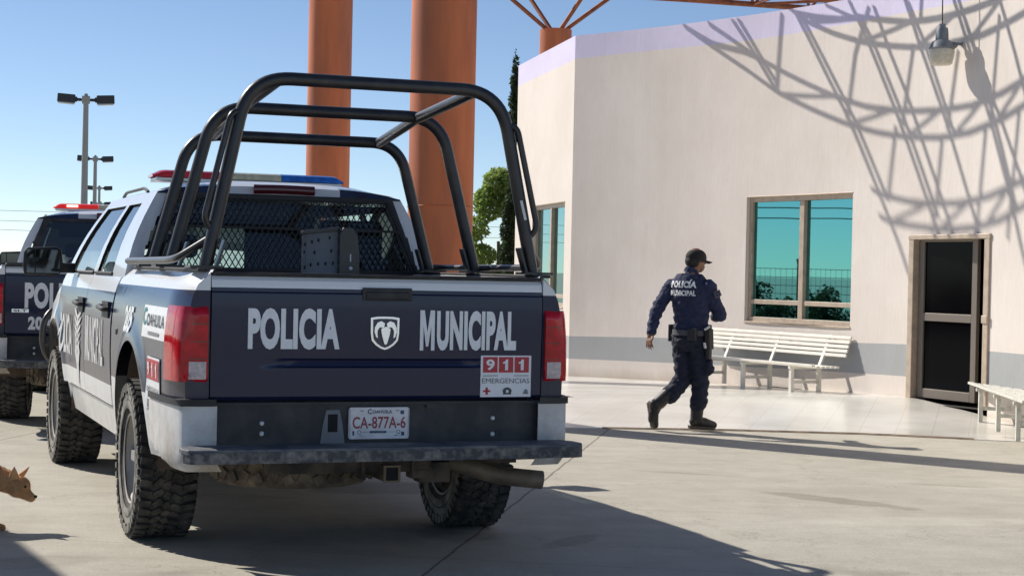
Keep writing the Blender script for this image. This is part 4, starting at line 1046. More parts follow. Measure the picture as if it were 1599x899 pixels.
# interior: floor and partition behind the openings keep the rooms dark
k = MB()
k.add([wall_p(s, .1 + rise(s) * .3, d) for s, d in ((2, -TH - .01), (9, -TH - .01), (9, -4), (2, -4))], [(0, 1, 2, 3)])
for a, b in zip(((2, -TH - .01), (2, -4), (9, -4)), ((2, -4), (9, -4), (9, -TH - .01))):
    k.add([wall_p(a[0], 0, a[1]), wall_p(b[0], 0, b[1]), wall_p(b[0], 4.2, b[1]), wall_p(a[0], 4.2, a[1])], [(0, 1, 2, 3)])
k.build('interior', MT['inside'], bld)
# main window: beige frame, four teal panes
def fbar(mb, P, s0, z0, s1, z1, dp, wd, mi=0):
    """frame member between two points of a wall, wd wide, standing from dp[0] to dp[1] off the face"""
    a, b = P(s0, z0, dp[0]), P(s1, z1, dp[0]); c = P(s0, z0, dp[1]); n_ = (c - a).normalized(); mid = (dp[1] - dp[0])
    mb.bar(a + n_ * mid / 2, b + n_ * mid / 2, wd, abs(mid), n_, mi)
def window(P, s0, s1, z0, z1, sm, zt, parent, rec=-.085):
    f = MB(); w_ = .055; dp = (rec - .03, rec + .035)
    for z in (z0 + w_ / 2, z1 - w_ / 2): fbar(f, P, s0, z, s1, z, dp, w_)
    for s in (s0 + w_ / 2, s1 - w_ / 2): fbar(f, P, s, z0 + w_, s, z1 - w_, dp, w_)
    fbar(f, P, sm, z0 + w_, sm, z1 - w_, (rec - .03, rec + .05), .085)
    for a, b in ((s0 + w_, sm - .0425), (sm + .0425, s1 - w_)): fbar(f, P, a, zt, b, zt, dp, .055)
    for a, b in ((s0, sm), (sm, s1)): fbar(f, P, a, z0 - .012, b, z0 - .012, (rec - .05, .012), .022)
    for a, b in ((s0, sm), (sm, s1)): fbar(f, P, a, z1 + .008, b, z1 + .008, (rec - .05, .006), .014)
    fo = f.build('window', MT['alu'], parent, bevel=.004)
    for a, b in ((s0 + w_, sm - .0425), (sm + .0425, s1 - w_)):
        for c, d in ((z0 + w_, zt - .0275), (zt + .0275, z1 - w_)):
            q = MB(); q.add([P(a, c, rec), P(b, c, rec), P(b, d, rec), P(a, d, rec)], [(0, 1, 2, 3)]); q.build('pane', MT['teal_glass'], fo)
    return fo
window(wall_p, WS0, WS1, WZ0, WZ1, 4.38, 1.135, bld)
window(fac_p, FW0, FW1, FZ0, FZ1, 1.40, 1.10, bld)
# doorway: beige frame, one dark glazed leaf standing ajar, open half beside it
f = MB(); fl = .18
for s in (DS0 + .045, DS1 - .045): fbar(f, wall_p, s, fl, s, DZ1, (-.16, .02), .09)
fbar(f, wall_p, DS0, DZ1 - .025, DS1, DZ1 - .025, (-.16, .025), .05)
fbar(f, wall_p, DS1 - .045, 1.02, DS1 - .045, 1.10, (-.05, .035), .10)
df = f.build('door_frame', MT['alu'], bld, bevel=.006)
hp = wall_p(DS0 + .10, fl, -.07); tg_ = (wall_p(7, 0) - wall_p(6.1, 0)).normalized(); nr_ = Vector((tg_.y, -tg_.x, 0))
if nr_.dot(Vector((BC.x, BC.y, 0)) - wall_p(6.5)) > 0: nr_ = -nr_
ang = R(5); dd = (tg_ * math.cos(ang) + nr_ * math.sin(ang)).normalized(); LW, LH = .90, 1.745
lf = MB(); P = lambda a, z: hp + dd * a + Vector((0, 0, z + .012)); nn = dd.cross(Vector((0, 0, 1)))
for a in (.04, LW - .04): lf.bar(P(a, 0), P(a, LH), .08, .045, nn)
for z, h in ((.05, .10), (.86, .085), (LH - .045, .09)): lf.bar(P(.08, z), P(LW - .08, z), .044, h, (0, 0, 1))
leaf = lf.build('door_leaf', MT['alu_door_shaded'], bld, bevel=.005)
q = MB()
for z0, z1 in ((.10, .8175), (.9025, LH - .09)): q.add([P(.08, z0), P(LW - .08, z0), P(LW - .08, z1), P(.08, z1)], [(0, 1, 2, 3)])
q.build('door_glass', MT['dark_glass'], leaf)
q = MB(); q.bar(P(LW - .05, .84) - nn * .03, P(LW - .05, .98) - nn * .03, .02, .03, nn); q.build('door_handle', MT['alu'], leaf)

# ------------------------------------------------------------------ tiled terrace in front of the curved wall
def tile_mat():
    m = bpy.data.materials.new('glazed cream terrace tile'); m.use_nodes = True; n = m.node_tree; b = n.nodes['Principled BSDF']
    tc = n.nodes.new('ShaderNodeTexCoord'); mp = n.nodes.new('ShaderNodeMapping'); mp.inputs['Rotation'].default_value = (0, 0, R(16)); n.links.new(tc.outputs['Object'], mp.inputs[0])
    br = n.nodes.new('ShaderNodeTexBrick'); br.offset = 0; br.inputs['Scale'].default_value = 1; br.inputs['Brick Width'].default_value = .33; br.inputs['Row Height'].default_value = .33
    br.inputs['Mortar Size'].default_value = .005; br.inputs['Color1'].default_value = (.78, .76, .715, 1); br.inputs['Color2'].default_value = (.75, .73, .685, 1); br.inputs['Mortar'].default_value = (.68, .64, .58, 1); br.inputs['Bias'].default_value = -.3
    n.links.new(mp.outputs[0], br.inputs['Vector'])
    t = n.nodes.new('ShaderNodeTexNoise'); t.inputs['Scale'].default_value = 1.2; t.inputs['Detail'].default_value = 7; n.links.new(tc.outputs['Object'], t.inputs['Vector'])
    r = n.nodes.new('ShaderNodeValToRGB'); r.color_ramp.elements[0].position = .3; r.color_ramp.elements[1].position = .7; r.color_ramp.elements[0].color = (.88, .86, .82, 1); r.color_ramp.elements[1].color = (1.03, 1.03, 1.03, 1); n.links.new(t.outputs[0], r.inputs[0])
    x = n.nodes.new('ShaderNodeMix'); x.data_type = 'RGBA'; x.blend_type = 'MULTIPLY'; x.inputs[0].default_value = 1; n.links.new(br.outputs[0], x.inputs[6]); n.links.new(r.outputs[0], x.inputs[7])
    n.links.new(x.outputs[2], b.inputs['Base Color'])
    mr = n.nodes.new('ShaderNodeMapRange'); mr.inputs[3].default_value = .10; mr.inputs[4].default_value = .36; n.links.new(t.outputs[0], mr.inputs[0]); n.links.new(mr.outputs[0], b.inputs['Roughness'])
    b.inputs['Specular IOR Level'].default_value = .45; return m
EDGE = [(-1.2, 16.2), (.33, 16.05), (2.0, 16.15), (3.3, 16.05), (4.85, 15.55), (5.6, 14.6), (6.2, 12.0)]
m = MB(); NS, ND = 60, 24
def terr(u, v):
    s = lerp(-2.6, 12.5, u); w0 = wall_p(s, 0, -.02) if s >= 0 else Vector((fac_p(-s * .9, 0, -.02)))
    # front point: follow the edge line at the same fraction
    L_ = u * (len(EDGE) - 1); i = min(int(L_), len(EDGE) - 2); e = Vector(EDGE[i]).lerp(Vector(EDGE[i + 1]), L_ - i)
    p = e.lerp(w0.to_2d(), v); return (p.x, p.y, floor_z(p.x, p.y))
m.grid(terr, NS, ND)
m.add([c for i in range(NS + 1) for c in (terr(i / NS, 0), (*terr(i / NS, 0)[:2], -.05))], [(2 * i, 2 * i + 1, 2 * i + 3, 2 * i + 2) for i in range(NS)])
tag(m.build('terrace_floor', tile_mat(), smooth=30), kind='structure')
# worn mortar lip along the terrace edge
m = MB(); pts = []
for i in range(40):
    u = .22 + .38 * i / 39; p = terr(u, 0); pts.append((p[0], p[1] - .02 + .015 * noise.noise(Vector((u * 60, 0, 0))), .004))
m.add([c for p in pts for c in (p, (p[0], p[1] + .03, .016))], [(2 * i, 2 * i + 2, 2 * i + 3, 2 * i + 1) for i in range(39)])
tag(m.build('terrace_edge', mat('broken edge mortar', (.22, .16, .11), .9, var=.5, vscale=8)), kind='structure')
# ------------------------------------------------------------------ orange columns with V struts and the roof truss
MT['orange'] = mat('rusty orange paint', (.64, .178, .062), .6, var=.14, vscale=5, dirt=(.27, .095, .05), damt=.8, dscale=3.2, stretch=(1, 1, .16), bump=.12, bscale=60)
MT['rust'] = mat('rusty orange tube', (.30, .095, .04), .6, var=.3, vscale=8)
H1, H2 = 7.0, 7.9
def column(x, y, r, top, label):
    e = empty('round_column', (x, y, 0)); tag(e, label, 'column', 'orange round columns')
    k = MB(); k.lathe([(0, r + .0), (0.0, r), (top, r)], 56, 'z'); k.add([(r * math.cos(2 * math.pi * i / 56), r * math.sin(2 * math.pi * i / 56), top) for i in range(56)], [tuple(range(56))])
    for z in (2.05, 4.1): k.lathe([(z - .012, r), (z - .006, r + .006), (z + .006, r + .006), (z + .012, r)], 56, 'z')
    k.build('shaft', MT['orange'], e, smooth=40)
    for dx, dy in () if top < 6.22 else ((-1.15, -.25), (-.55, .7), (.62, -.6), (1.15, .35)):
        q = MB(); q.tube([(dx * .10, dy * .10, top - .05), (dx, dy, H1 + .02)], .042, 10); q.build('strut', MT['rust'], e, smooth=50)
    return e
column(-.715, 16.9, .318, 6.2, 'thick orange round column right behind the nearer pickup')
column(-2.65, 24.6, .3085, 5.43, 'orange round column left of the thick one, behind the roll cage')
column(.763, 34.5, .318, 6.25, 'orange column stub with V struts above the building roof edge')

def truss_line(name, pts, label, wd=.9, r=.035, step=1.0, skip_z=0):
    """triangular space-frame beam: two lower chords, one upper chord, zigzag webs"""
    e = MB(); P0 = [Vector(p) for p in pts]
    # resample
    L = [0]
    for a, b in zip(P0, P0[1:]): L.append(L[-1] + (b - a).length)
    n = max(2, int(L[-1] / step)); S_ = []
    for i in range(n + 1):
        d = L[-1] * i / n; j = 0
        while j < len(P0) - 2 and L[j + 1] < d: j += 1
        S_.append(P0[j].lerp(P0[j + 1], (d - L[j]) / (L[j + 1] - L[j])))
    a_, b_, c_ = [], [], []
    for i, p in enumerate(S_):
        t = (S_[min(i + 1, n)] - S_[max(i - 1, 0)]).normalized(); q = Vector((-t.y, t.x, 0))
        a_.append(p); b_.append(p + q * wd); c_.append(p + q * wd / 2 + Vector((0, 0, .85)))
    for ch in (a_, b_, c_): e.tube(ch, r * 1.15, 8)
    for i in range(n):
        m_ = (c_[i] + c_[i + 1]) / 2
        for p, q in ((a_[i], m_), (a_[i + 1], m_), (b_[i], m_), (b_[i + 1], m_), (a_[i], b_[i]), (a_[i], b_[i + 1])): e.tube([p, q], r * .62, 6)
    o = e.build(name, MT['rust'], smooth=50); tag(o, label, 'truss'); return o
truss_line('roof_truss', [(-2.5, 33.5, H1), (.76, 34.4, H1), (3.63, 35.15, H1), (6.2, 35.95, H1), (12, 38, H1)], 'rusty red tubular roof truss running behind the building parapet', -1.2, .05, 1.25)
# ring trusses of the canopy overhead: traced from their shadows on the wall and carried up the sun's rays to roof height
def pix_wall(px, py):
    du, dv = px - 799.5, py - 449.5; c, s = math.cos(ROLL), math.sin(ROLL)
    a = c * du + s * dv; b = -s * du + c * dv
    x, zc, yc = a / F_PX, -b / F_PX, 1.0
    d = Vector((x, yc * math.cos(PITCH) - zc * math.sin(PITCH), yc * math.sin(PITCH) + zc * math.cos(PITCH))); o = Vector((0, 0, EYE))
    oc = o.to_2d() - BC; d2 = d.to_2d(); A = d2.dot(d2); B = oc.dot(d2); Cc = oc.dot(oc) - BR * BR
    return o + d * ((-B + math.sqrt(B * B - A * Cc)) / A)
def crop(x, y): return 1040 + x / 2.365, y / 2.365
def lift(x, y, H):
    p = pix_wall(*crop(x, y)); return p + SUN * ((H - p.z) / SUN.z)
HC = 5.6
rings = [
 [(380, -30), (480, 50), (560, 65), (640, 72), (720, 65), (800, 75), (900, 82), (1000, 70), (1100, 45), (1200, 10), (1300, -40)],
 [(480, 50), (530, 85), (620, 125), (720, 155), (820, 170), (930, 175), (1050, 160), (1170, 130), (1260, 85), (1322, 50), (1400, -10)],
 [(70, 100), (180, 165), (280, 190), (340, 215), (430, 265), (520, 310), (620, 355), (740, 395), (870, 410), (1000, 408), (1130, 390), (1240, 345), (1322, 295), (1420, 220)],
 [(70, 100), (160, 165), (300, 260), (410, 340), (540, 405), (660, 455), (780, 490), (900, 507), (1020, 508), (1120, 490), (1240, 440), (1322, 390), (1420, 310)],
 [(760, 700), (800, 720), (900, 745), (980, 752), (1080, 750), (1180, 730), (1270, 690), (1322, 665), (1420, 590)],
 [(790, 800), (830, 820), (920, 835), (1040, 848), (1140, 840), (1230, 815), (1322, 760), (1420, 680)]]
rad = [
 [(480, 50), (600, 290), (680, 450), (790, 720), (860, 899), (900, 1020)], [(495, 50), (620, 290), (700, 450), (812, 720)],
 [(700, 50), (740, 140), (860, 440), (985, 800), (1030, 930)], [(715, 60), (760, 145), (880, 440), (1005, 800)],
 [(880, -10), (935, 160), (1045, 480), (1145, 820), (1180, 940)], [(895, 10), (955, 160), (1060, 480)],
 [(1060, -10), (1120, 180), (1200, 450), (1280, 760), (1310, 900), (1340, 1030)], [(1078, -10), (1138, 180), (1216, 450), (1292, 760)],
 [(1230, -10), (1290, 200), (1345, 420), (1400, 700)],
 [(250, 80), (340, 220), (410, 340)], [(272, 78), (356, 220), (405, 300)], [(160, 90), (240, 145), (340, 215)],
 [(680, 10), (740, 140)], [(770, 30), (830, 200), (890, 350), (960, 560), (1050, 830), (1090, 960)], [(1090, 30), (1180, 300), (1240, 450), (1310, 650), (1370, 850)]]
webs = [
 [(430, 55), (410, 335)], [(750, 30), (700, 200), (670, 440)], [(915, 170), (870, 480)], [(850, 470), (820, 740)], [(1080, 190), (1040, 480)], [(1020, 520), (1000, 740), (985, 860)], [(945, -10), (940, 80)],
 [(1232, 60), (1200, 450)], [(1182, 470), (1155, 780), (1145, 900)], [(1305, 410), (1262, 880)], [(540, 82), (720, 66)], [(720, 155), (900, 84)], [(930, 172), (1060, 60)], [(1130, 138), (1230, 5)], [(590, 20), (715, 75)],
 [(420, 348), (620, 356)], [(680, 458), (840, 404)], [(890, 504), (1010, 410)], [(1060, 502), (1165, 378)], [(1215, 455), (1310, 310)],
 [(830, 818), (960, 756)], [(1010, 845), (1115, 748)], [(1180, 832), (1260, 700)]]
e = empty('canopy_truss', lift(800, 300, HC)); e.location = (0, 0, 0)
tag(e, 'overhead canopy of ring trusses that throws the lattice shadow on the curved wall', 'canopy truss')
for nm, grp, r in (('ring_chord', rings, .023), ('radial_tube', rad, .024), ('web_tube', webs, .017)):
    for pl_ in grp:
        q = MB(); q.tube([lift(x, y, HC) for x, y in pl_], r, 8); q.build(nm, MT['rust'], e, smooth=60)

# ------------------------------------------------------------------ slatted benches
MT['bench'] = mat('cream bench enamel', (.80, .775, .69), .4, var=.05, vscale=6, dirt=(.5, .42, .34), damt=.25, dscale=7)
MT['bench2'] = mat('peeling bench enamel', (.70, .68, .61), .5, var=.1, vscale=14, dirt=(.34, .36, .32), damt=.75, dscale=16)
def bench(loc, rz, L, label, seat_z=.33, top_z=.68, m_='bench', lean=.34):
    """local x along the bench, +y towards its back"""
    e = empty('slatted_bench', loc, rz); tag(e, label, 'bench', 'cream slatted benches on the terrace')
    for k in range(6):
        s_ = MB(); s_.box((0, .02 + k * .07, seat_z + (.012 if k == 0 else 0) - .002 * k), (L, .050, .024)); s_.build('seat_slat', MT[m_], e, bevel=.004)
    n = 5
    for k in range(n):
        t = k / (n - 1); z = lerp(seat_z + .12, top_z - .03, t); y = .45 + lean * (z - seat_z)
        s_ = MB(); s_.box((0, y, z), (L, .022, .037), X=Matrix.Rotation(-math.atan(lean), 3, 'X')); s_.build('back_slat', MT[m_], e, bevel=.004)
    xs = [-L / 2 + L * q for q in (.16, .5, .84)]
    for x in xs:
        for y in (.05, .40):
            l = MB(); l.box((x + (.0 if y < .2 else .06), y, seat_z / 2 - .01), (.048, .04, seat_z - .02)); l.build('leg', MT[m_], e, bevel=.004)
        b_ = MB(); b_.bar((x + .02, .0, seat_z - .028), (x + .02, .46, seat_z - .035), .045, .03); b_.bar((x + .03, .42, seat_z - .03), (x + .03, .47 + lean * (top_z - seat_z), top_z - .01), .045, .022, (0, 1, 0)); b_.bar((x, .06, seat_z * .42), (x + .05, .40, seat_z * .42), .03, .035)
        b_.build('support', MT[m_], e, bevel=.003)
    return e
def on_floor(x, y): return (x, y, floor_z(x, y))
# bench against the curved wall, under the window
_d = Vector((math.cos(R(45.5)), -math.sin(R(45.5))))
_b = wall_p(4.13, 0, .64); bench((_b.x, _b.y, floor_z(_b.x, _b.y)), -(PH0 + 4.13 / BR), 2.62, 'cream slatted bench against the curved wall under the window')
bench((4.48, 16.05, .05), R(-95), 2.65, 'peeling cream bench at the right edge, by the open door', .36, .78, 'bench2')

# ------------------------------------------------------------------ wall lamp on its arm
MT['lamp_grey'] = mat('grey cast aluminium', (.20, .225, .245), .5, metal=.3, dirt=(.4, .38, .35), damt=.3)
MT['lamp_glass'] = mat('prismatic lamp bowl', (.62, .58, .47), .25, var=.15, vscale=30, bump=.3, bscale=40)
lw = wall_p(7.24, 3.83, .22); e = empty('wall_lamp', lw); tag(e, 'grey industrial lamp with a ribbed bowl hanging on the curved wall above the door', 'lamp')
k = MB(); k.lathe([(.235, .0005), (.235, .035), (.20, .035), (.195, .055), (.165, .062), (.07, .066), (.05, .10), (.0, .125), (-.015, .135), (-.03, .128)], 28, 'z'); k.build('housing', MT['lamp_grey'], e, smooth=35)
k = MB(); k.lathe([(-.028, .128), (-.05, .132), (-.11, .122), (-.17, .108), (-.185, .09), (-.188, .001)], 28, 'z'); k.build('bowl', MT['lamp_glass'], e, smooth=50)
k = MB(); w2 = wall_p(7.27, 3.87, 0) - lw; k.tube([(0, .0, .03), tuple(w2 * .55 + Vector((0, 0, .02))), tuple(w2)], .017, 8); k.lathe([(0, .045), (.01, .045), (.02, .02)], 14, 'z', tuple(w2)); ellipsoid(k, tuple(w2 * .6), (.04, .04, .035)); k.build('arm', MT['lamp_grey'], e, smooth=40)
k = MB(); k.tube([(0, 0, .23), (-.004, 0, .5), (.0, .01, .80), tuple(wall_p(7.24, 4.60, .02) - lw)], .006, 6); k.build('cable', MT['cabin'], e)

# made-up canopy, unseen left of frame, added to cast the corner shadow
ec = empty('shadow_caster', (-6.7, 12.3, 0)); tag(ec, 'made-up flat canopy, unseen beyond the left edge, added to cast the lower left corner shadow', 'canopy')
k = MB(); k.box((0, 0, 0), (.01, .01, .01)); k = MB()
_e = Vector((.45, -.89, 0)).normalized(); _l = Vector((-.89, -.45, 0)); _q = [Vector((.05, .15, 4.0)) + Vector((-1.05, 1.3, 0)), Vector((-1.0, 1.45, 4.0)) + _e * 8, Vector((-1.0, 1.45, 4.0)) + _e * 8 + _l * 4, Vector((-1.0, 1.45, 4.0)) + _l * 4]
k.add([*_q, *[p + Vector((0, 0, .18)) for p in _q]], [(3, 2, 1, 0), (4, 5, 6, 7), (0, 1, 5, 4), (1, 2, 6, 5), (2, 3, 7, 6), (3, 0, 4, 7)]); k.build('caster_slab', MT['alu'], ec)
for p in _q:
    c = sum(_q, Vector()) / 4; p2 = p.lerp(c, .12); k = MB(); k.tube([(p2.x, p2.y, 0), (p2.x, p2.y, 4.0)], .08, 10); k.build('post', MT['fence_post'], ec, smooth=50)
# ------------------------------------------------------------------ walking police officer
MT['uniform'] = mat('navy uniform cloth', (.022, .030, .075), .85, var=.25, vscale=14, bump=.25, bscale=90)
MT['trouser'] = mat('navy trouser cloth', (.014, .018, .038), .85, var=.25, vscale=12, bump=.25, bscale=80)
MT['skin'] = mat('brown skin', (.23, .115, .07), .55, var=.1, vscale=30)
MT['hair'] = mat('black hair', (.012, .010, .010), .6)
MT['cap'] = mat('black cap cloth', (.012, .011, .012), .8, bump=.2, bscale=200)
MT['boot'] = mat('black boot leather', (.014, .014, .015), .5, dirt=(.14, .12, .10), damt=.35, dscale=20)
MT['sole'] = mat('worn boot sole', (.10, .085, .07), .85, var=.4, vscale=50, bump=.5, bscale=60)
MT['belt'] = mat('dark grey webbing', (.085, .088, .10), .6)
MT['leather'] = mat('black holster', (.02, .02, .022), .5)
MT['letter'] = mat('reflective white lettering', (.78, .79, .80), .5)
MT['eye'] = mat('dark eye', (.02, .015, .012), .2)
OX, OY, OZ = 1.635, 16.02, .0
cop = empty('person', (OX, OY, OZ)); tag(cop, 'person in a navy police uniform and black cap striding towards the doorway', 'person')
hd, rr_ = Vector((.57, .82, 0)), Vector((.82, -.57, 0)); fc = Vector((.86, .51, 0)).normalized(); fs_ = Vector((.51, -.86, 0)).normalized()
V = Vector
HC_ = V((.060, .03, 1.575))
SL, EL, WL, HL = V((-.150, .112, 1.335)), V((-.295, .02, 1.10)), V((-.345, -.055, .905)), V((-.362, -.085, .83))
SR, ER, WR, HR = V((.175, -.102, 1.335)), V((.285, -.075, 1.075)), V((.265, .13, 1.055)), V((.255, .20, 1.06))
TOR = [(.90, .03, 0, .150, .105), (1.0, .03, 0, .150, .105), (1.12, .03, .01, .165, .11), (1.25, .02, .01, .185, .118), (1.35, .01, .01, .195, .105), (1.42, .01, .015, .13, .085), (1.475, .015, .02, .062, .062)]
LEG = [(V((-.045, .055, .86)), V((-.035, .01, .475)), V((-.235, -.05, .235))), (V((.095, -.05, .86)), V((.125, -.01, .455)), V((.100, .02, .115)))]
b = MB()
loft(b, [(V((x, y, z)), rr_ * a, hd * c) for z, x, y, a, c in TOR])
loft(b, [(V((.03, 0, .76)), rr_ * .10, hd * .09), (V((.03, 0, .82)), rr_ * .155, hd * .115), (V((.03, 0, .93)), rr_ * .152, hd * .105)])
capsule(b, V((.015, .02, 1.43)), HC_ + V((-.01, -.005, -.06)), .056, .052)
X = Matrix((fc, fs_, V((0, 0, 1)))).transposed()
ellipsoid(b, HC_ + V((0, 0, .012)), (.094, .076, .105), X)
ellipsoid(b, HC_ + fc * .045 + V((0, 0, -.055)), (.048, .052, .058), X)                 # jaw
capsule(b, HC_ + fc * .088 + V((0, 0, .008)), HC_ + fc * .108 + V((0, 0, -.022)), .009, .014)   # nose
capsule(b, HC_ + fc * .088 + fs_ * .02 + V((0, 0, -.058)), HC_ + fc * .088 - fs_ * .02 + V((0, 0, -.058)), .008, .008)  # lips
capsule(b, HC_ + fc * .082 + fs_ * .035 + V((0, 0, .022)), HC_ + fc * .082 - fs_ * .035 + V((0, 0, .022)), .010, .010)  # brow
for e in (-1, 1): ellipsoid(b, HC_ + fs_ * .076 * e - fc * .006 + V((0, 0, -.008)), (.020, .010, .032), X)
for S_, E_, W_ in ((SL, EL, WL), (SR, ER, WR)):
    capsule(b, S_, E_, .050, .040); capsule(b, E_, W_, .041, .029)
def hand(mb, w_, h_, side, curl):
    d = (h_ - w_).normalized(); capsule(mb, w_, w_ + d * .03, .028, .030)
    n_ = side.normalized(); pl_ = d.cross(n_).normalized()             # n_: across the knuckles, pl_: palm normal
    for i in range(4): capsule(mb, w_ + d * .02 + n_ * (-.024 + .016 * i), w_ + d * .088 + n_ * (-.030 + .020 * i), .013, .0115)
    for i, L_ in enumerate((.062, .074, .078, .066)):
        p0 = w_ + d * .086 + n_ * (-.030 + .020 * i); sp = n_ * (-.006 + .004 * i); 
        p1 = p0 + (d * math.cos(curl) + pl_ * math.sin(curl)) * L_ * .42 + sp
        p2 = p1 + (d * math.cos(curl * 2) + pl_ * math.sin(curl * 2)) * L_ * .33 + sp
        p3 = p2 + (d * math.cos(curl * 2.8) + pl_ * math.sin(curl * 2.8)) * L_ * .25
        capsule(mb, p0, p1, .0098, .0090, 10); capsule(mb, p1, p2, .0090, .0082, 10); capsule(mb, p2, p3, .0082, .0070, 10)
    t0 = w_ + d * .035 + n_ * .028; t1 = t0 + n_ * .028 + d * .028 + pl_ * .010; t2 = t1 + d * .032 + n_ * .006 + pl_ * .010
    capsule(mb, t0, t1, .0135, .0115, 10); capsule(mb, t1, t2, .0112, .0085, 10)
hand(b, WL, HL, V((.55, -.80, .1)), -.25)
hand(b, WR, HR, V((0, .1, 1)), .55)
for Hh, K, A in LEG:
    capsule(b, Hh, K, .080, .055); capsule(b, K, A, .056, .032)
capsule(b, V((-.245, -.055, .24)), V((-.305, -.05, .10)), .026, .022); capsule(b, V((.09, .02, .08)), V((.20, .045, .05)), .026, .022)
body = skin(b, 'body', MT['skin'], cop, .0072, 3)
def wr(sc, amp, st=(1, 1, 1.0)):
    return lambda p: amp * (noise.noise(Vector((p.x * sc * st[0], p.y * sc * st[1], p.z * sc * st[2]))) + .5 * noise.noise(Vector((p.x * sc * 2.3, p.y * sc * 2.3, p.z * sc * 2.6 + 7))))
s = MB()
loft(s, [(V((x, y, z)), rr_ * (a + .018), hd * (c + .018)) for z, x, y, a, c in [(.885, .03, 0, .158, .113)] + TOR[1:-1] + [(1.452, .012, .018, .092, .075)]])
for S_, E_, W_ in ((SL, EL, WL), (SR, ER, WR)):
    capsule(s, S_, E_, .068, .060); d = (W_ - E_); capsule(s, E_, W_ - d * .02, .060, .045)
capsule(s, V((.012, .018, 1.44)), V((.02, .02, 1.475)), .070, .067)
_w1 = wr(17, .010, (1, 1, 1.5))
def folds(p):
    f = _w1(p); q = noise.noise(Vector((p.x * 5, p.y * 5, p.z * 3)))
    f += .0065 * math.sin(p.z * 95 + q * 7 + p.x * 14) * max(0, 1 - abs(p.z - 1.0) / .14)      # bunched cloth above the belt
    for E_ in (EL, ER): f += .006 * math.sin((p - E_).length * 120 + q * 5) * max(0, 1 - (p - E_).length / .17)
    return f
shirt = skin(s, 'shirt', MT['uniform'], cop, .0075, 3, folds)
t = MB()
loft(t, [(V((.03, 0, .74)), rr_ * .10, hd * .10), (V((.03, 0, .82)), rr_ * .176, hd * .137), (V((.03, 0, .92)), rr_ * .168, hd * .124)])
for (Hh, K, A), low in zip(LEG, (.0, .04)):
    capsule(t, Hh, K, .100, .080); capsule(t, K, A + (K - A) * .42, .082, .076); capsule(t, A + (K - A) * .48, A + (K - A) * .38, .086, .078)
# cargo pocket on the right thigh
ellipsoid(t, V((.19, -.085, .60)), (.05, .06, .085))
_w2 = wr(15, .013, (1, 1, 1.7))
def folds2(p):
    f = _w2(p); q = noise.noise(Vector((p.x * 5, p.y * 5, p.z * 4)))
    for Hh, K, A in LEG:
        for c_, rr__, am in ((K, .15, .008), (A + (K - A) * .42, .13, .010), (Hh, .14, .006)): f += am * math.sin((p - c_).length * 105 + q * 6 + p.x * 20) * max(0, 1 - (p - c_).length / rr__)
    return f
skin(t, 'trousers', MT['trouser'], cop, .0080, 2, folds2)
# boots: rear one on its toe, sole turned to the camera
for (hl, bl_, tp, ank, nm) in ((V((-.335, -.085, .245)), V((-.325, -.045, .085)), V((-.295, -.01, .042)), V((-.165, -.036, .345)), 0), (V((.055, .012, .052)), V((.18, .045, .046)), V((.262, .062, .042)), V((.108, .012, .27)), 1)):
    m = MB(); upv = (ank - hl.lerp(tp, .35)).normalized()
    a2 = hl.lerp(tp, .22) + upv * .05
    capsule(m, ank, a2, .066, .056); capsule(m, hl.lerp(tp, .12) + upv * .035, bl_ + upv * .028, .046, .050); capsule(m, bl_ + upv * .028, tp + upv * .012, .049, .036)
    bo = skin(m, 'boot', MT['boot'], cop, .008, 3)
    m = MB(); dv = (tp - hl).normalized(); sd = dv.cross(upv).normalized(); L_ = (tp - hl).length
    ol = [(-.030, -.026), (-.036, 0), (-.030, .026), (.05, .032), (L_ * .55, .036), (L_ * .82, .043), (L_ + .008, .032), (L_ + .020, 0), (L_ + .008, -.032), (L_ * .82, -.043), (L_ * .55, -.036), (.05, -.032)]
    cc = hl.lerp(tp, .0)
    m.prism(ol, lambda u, v, q: cc + dv * u + sd * v + upv * (q - .012), -.014, .010)
    for k in range(9):
        u = -.015 + k * (L_ + .01) / 8.5
        for e in (-1, 1): m.box(cc + dv * u + sd * e * .020 - upv * .028, (.018, .026, .008), X=Matrix((dv, sd, upv)).transposed())
    m.build('boot_sole', MT['sole'], bo)
# cap with its brim to the right
m = MB(); 
def capf(u, v):
    a = 2 * math.pi * u; e = (math.pi / 2) * v
    q = HC_ + V((0, 0, .022)) + fc * (.104 * math.cos(a) * math.cos(e)) + fs_ * (.086 * math.sin(a) * math.cos(e)) + V((0, 0, .086 * math.sin(e) ** .8))
    return q + fc * .004
m.grid(capf, 28, 10)
for v0 in (0,):
    m.grid(lambda u, v: V(capf(u, 0)) + V((0, 0, -.030 * v - .012 * v * (1 - math.cos(2 * math.pi * u)) / 2)), 28, 3)
ellipsoid(m, HC_ + V((0, 0, .109)), (.008, .008, .006))
cp = m.build('cap', MT['cap'], cop, smooth=60)
m = MB()
m.grid(lambda u, v: HC_ + V((0, 0, -.002)) + fc * (.088 * math.cos((u - .5) * 2.2) + .098 * v * (math.cos((u - .5) * 2.0))) + fs_ * (.080 * math.sin((u - .5) * 2.2)) + V((0, 0, .008 - .018 * v - .03 * (2 * u - 1) ** 2 * .6)), 14, 6)
k = len(m.v); m.v += [(p[0], p[1], p[2] + .004) for p in m.v]; m.f += [[q + k for q in f][::-1] for f in m.f]; m.m = [0] * len(m.f)
m.build('cap_brim', MT['cap'], cp, smooth=60)
m = MB(); ellipsoid(m, HC_ - fc * .028 + V((0, 0, -.005)), (.078, .080, .070), X); skin(m, 'hair', MT['hair'], cop, .007, 2)
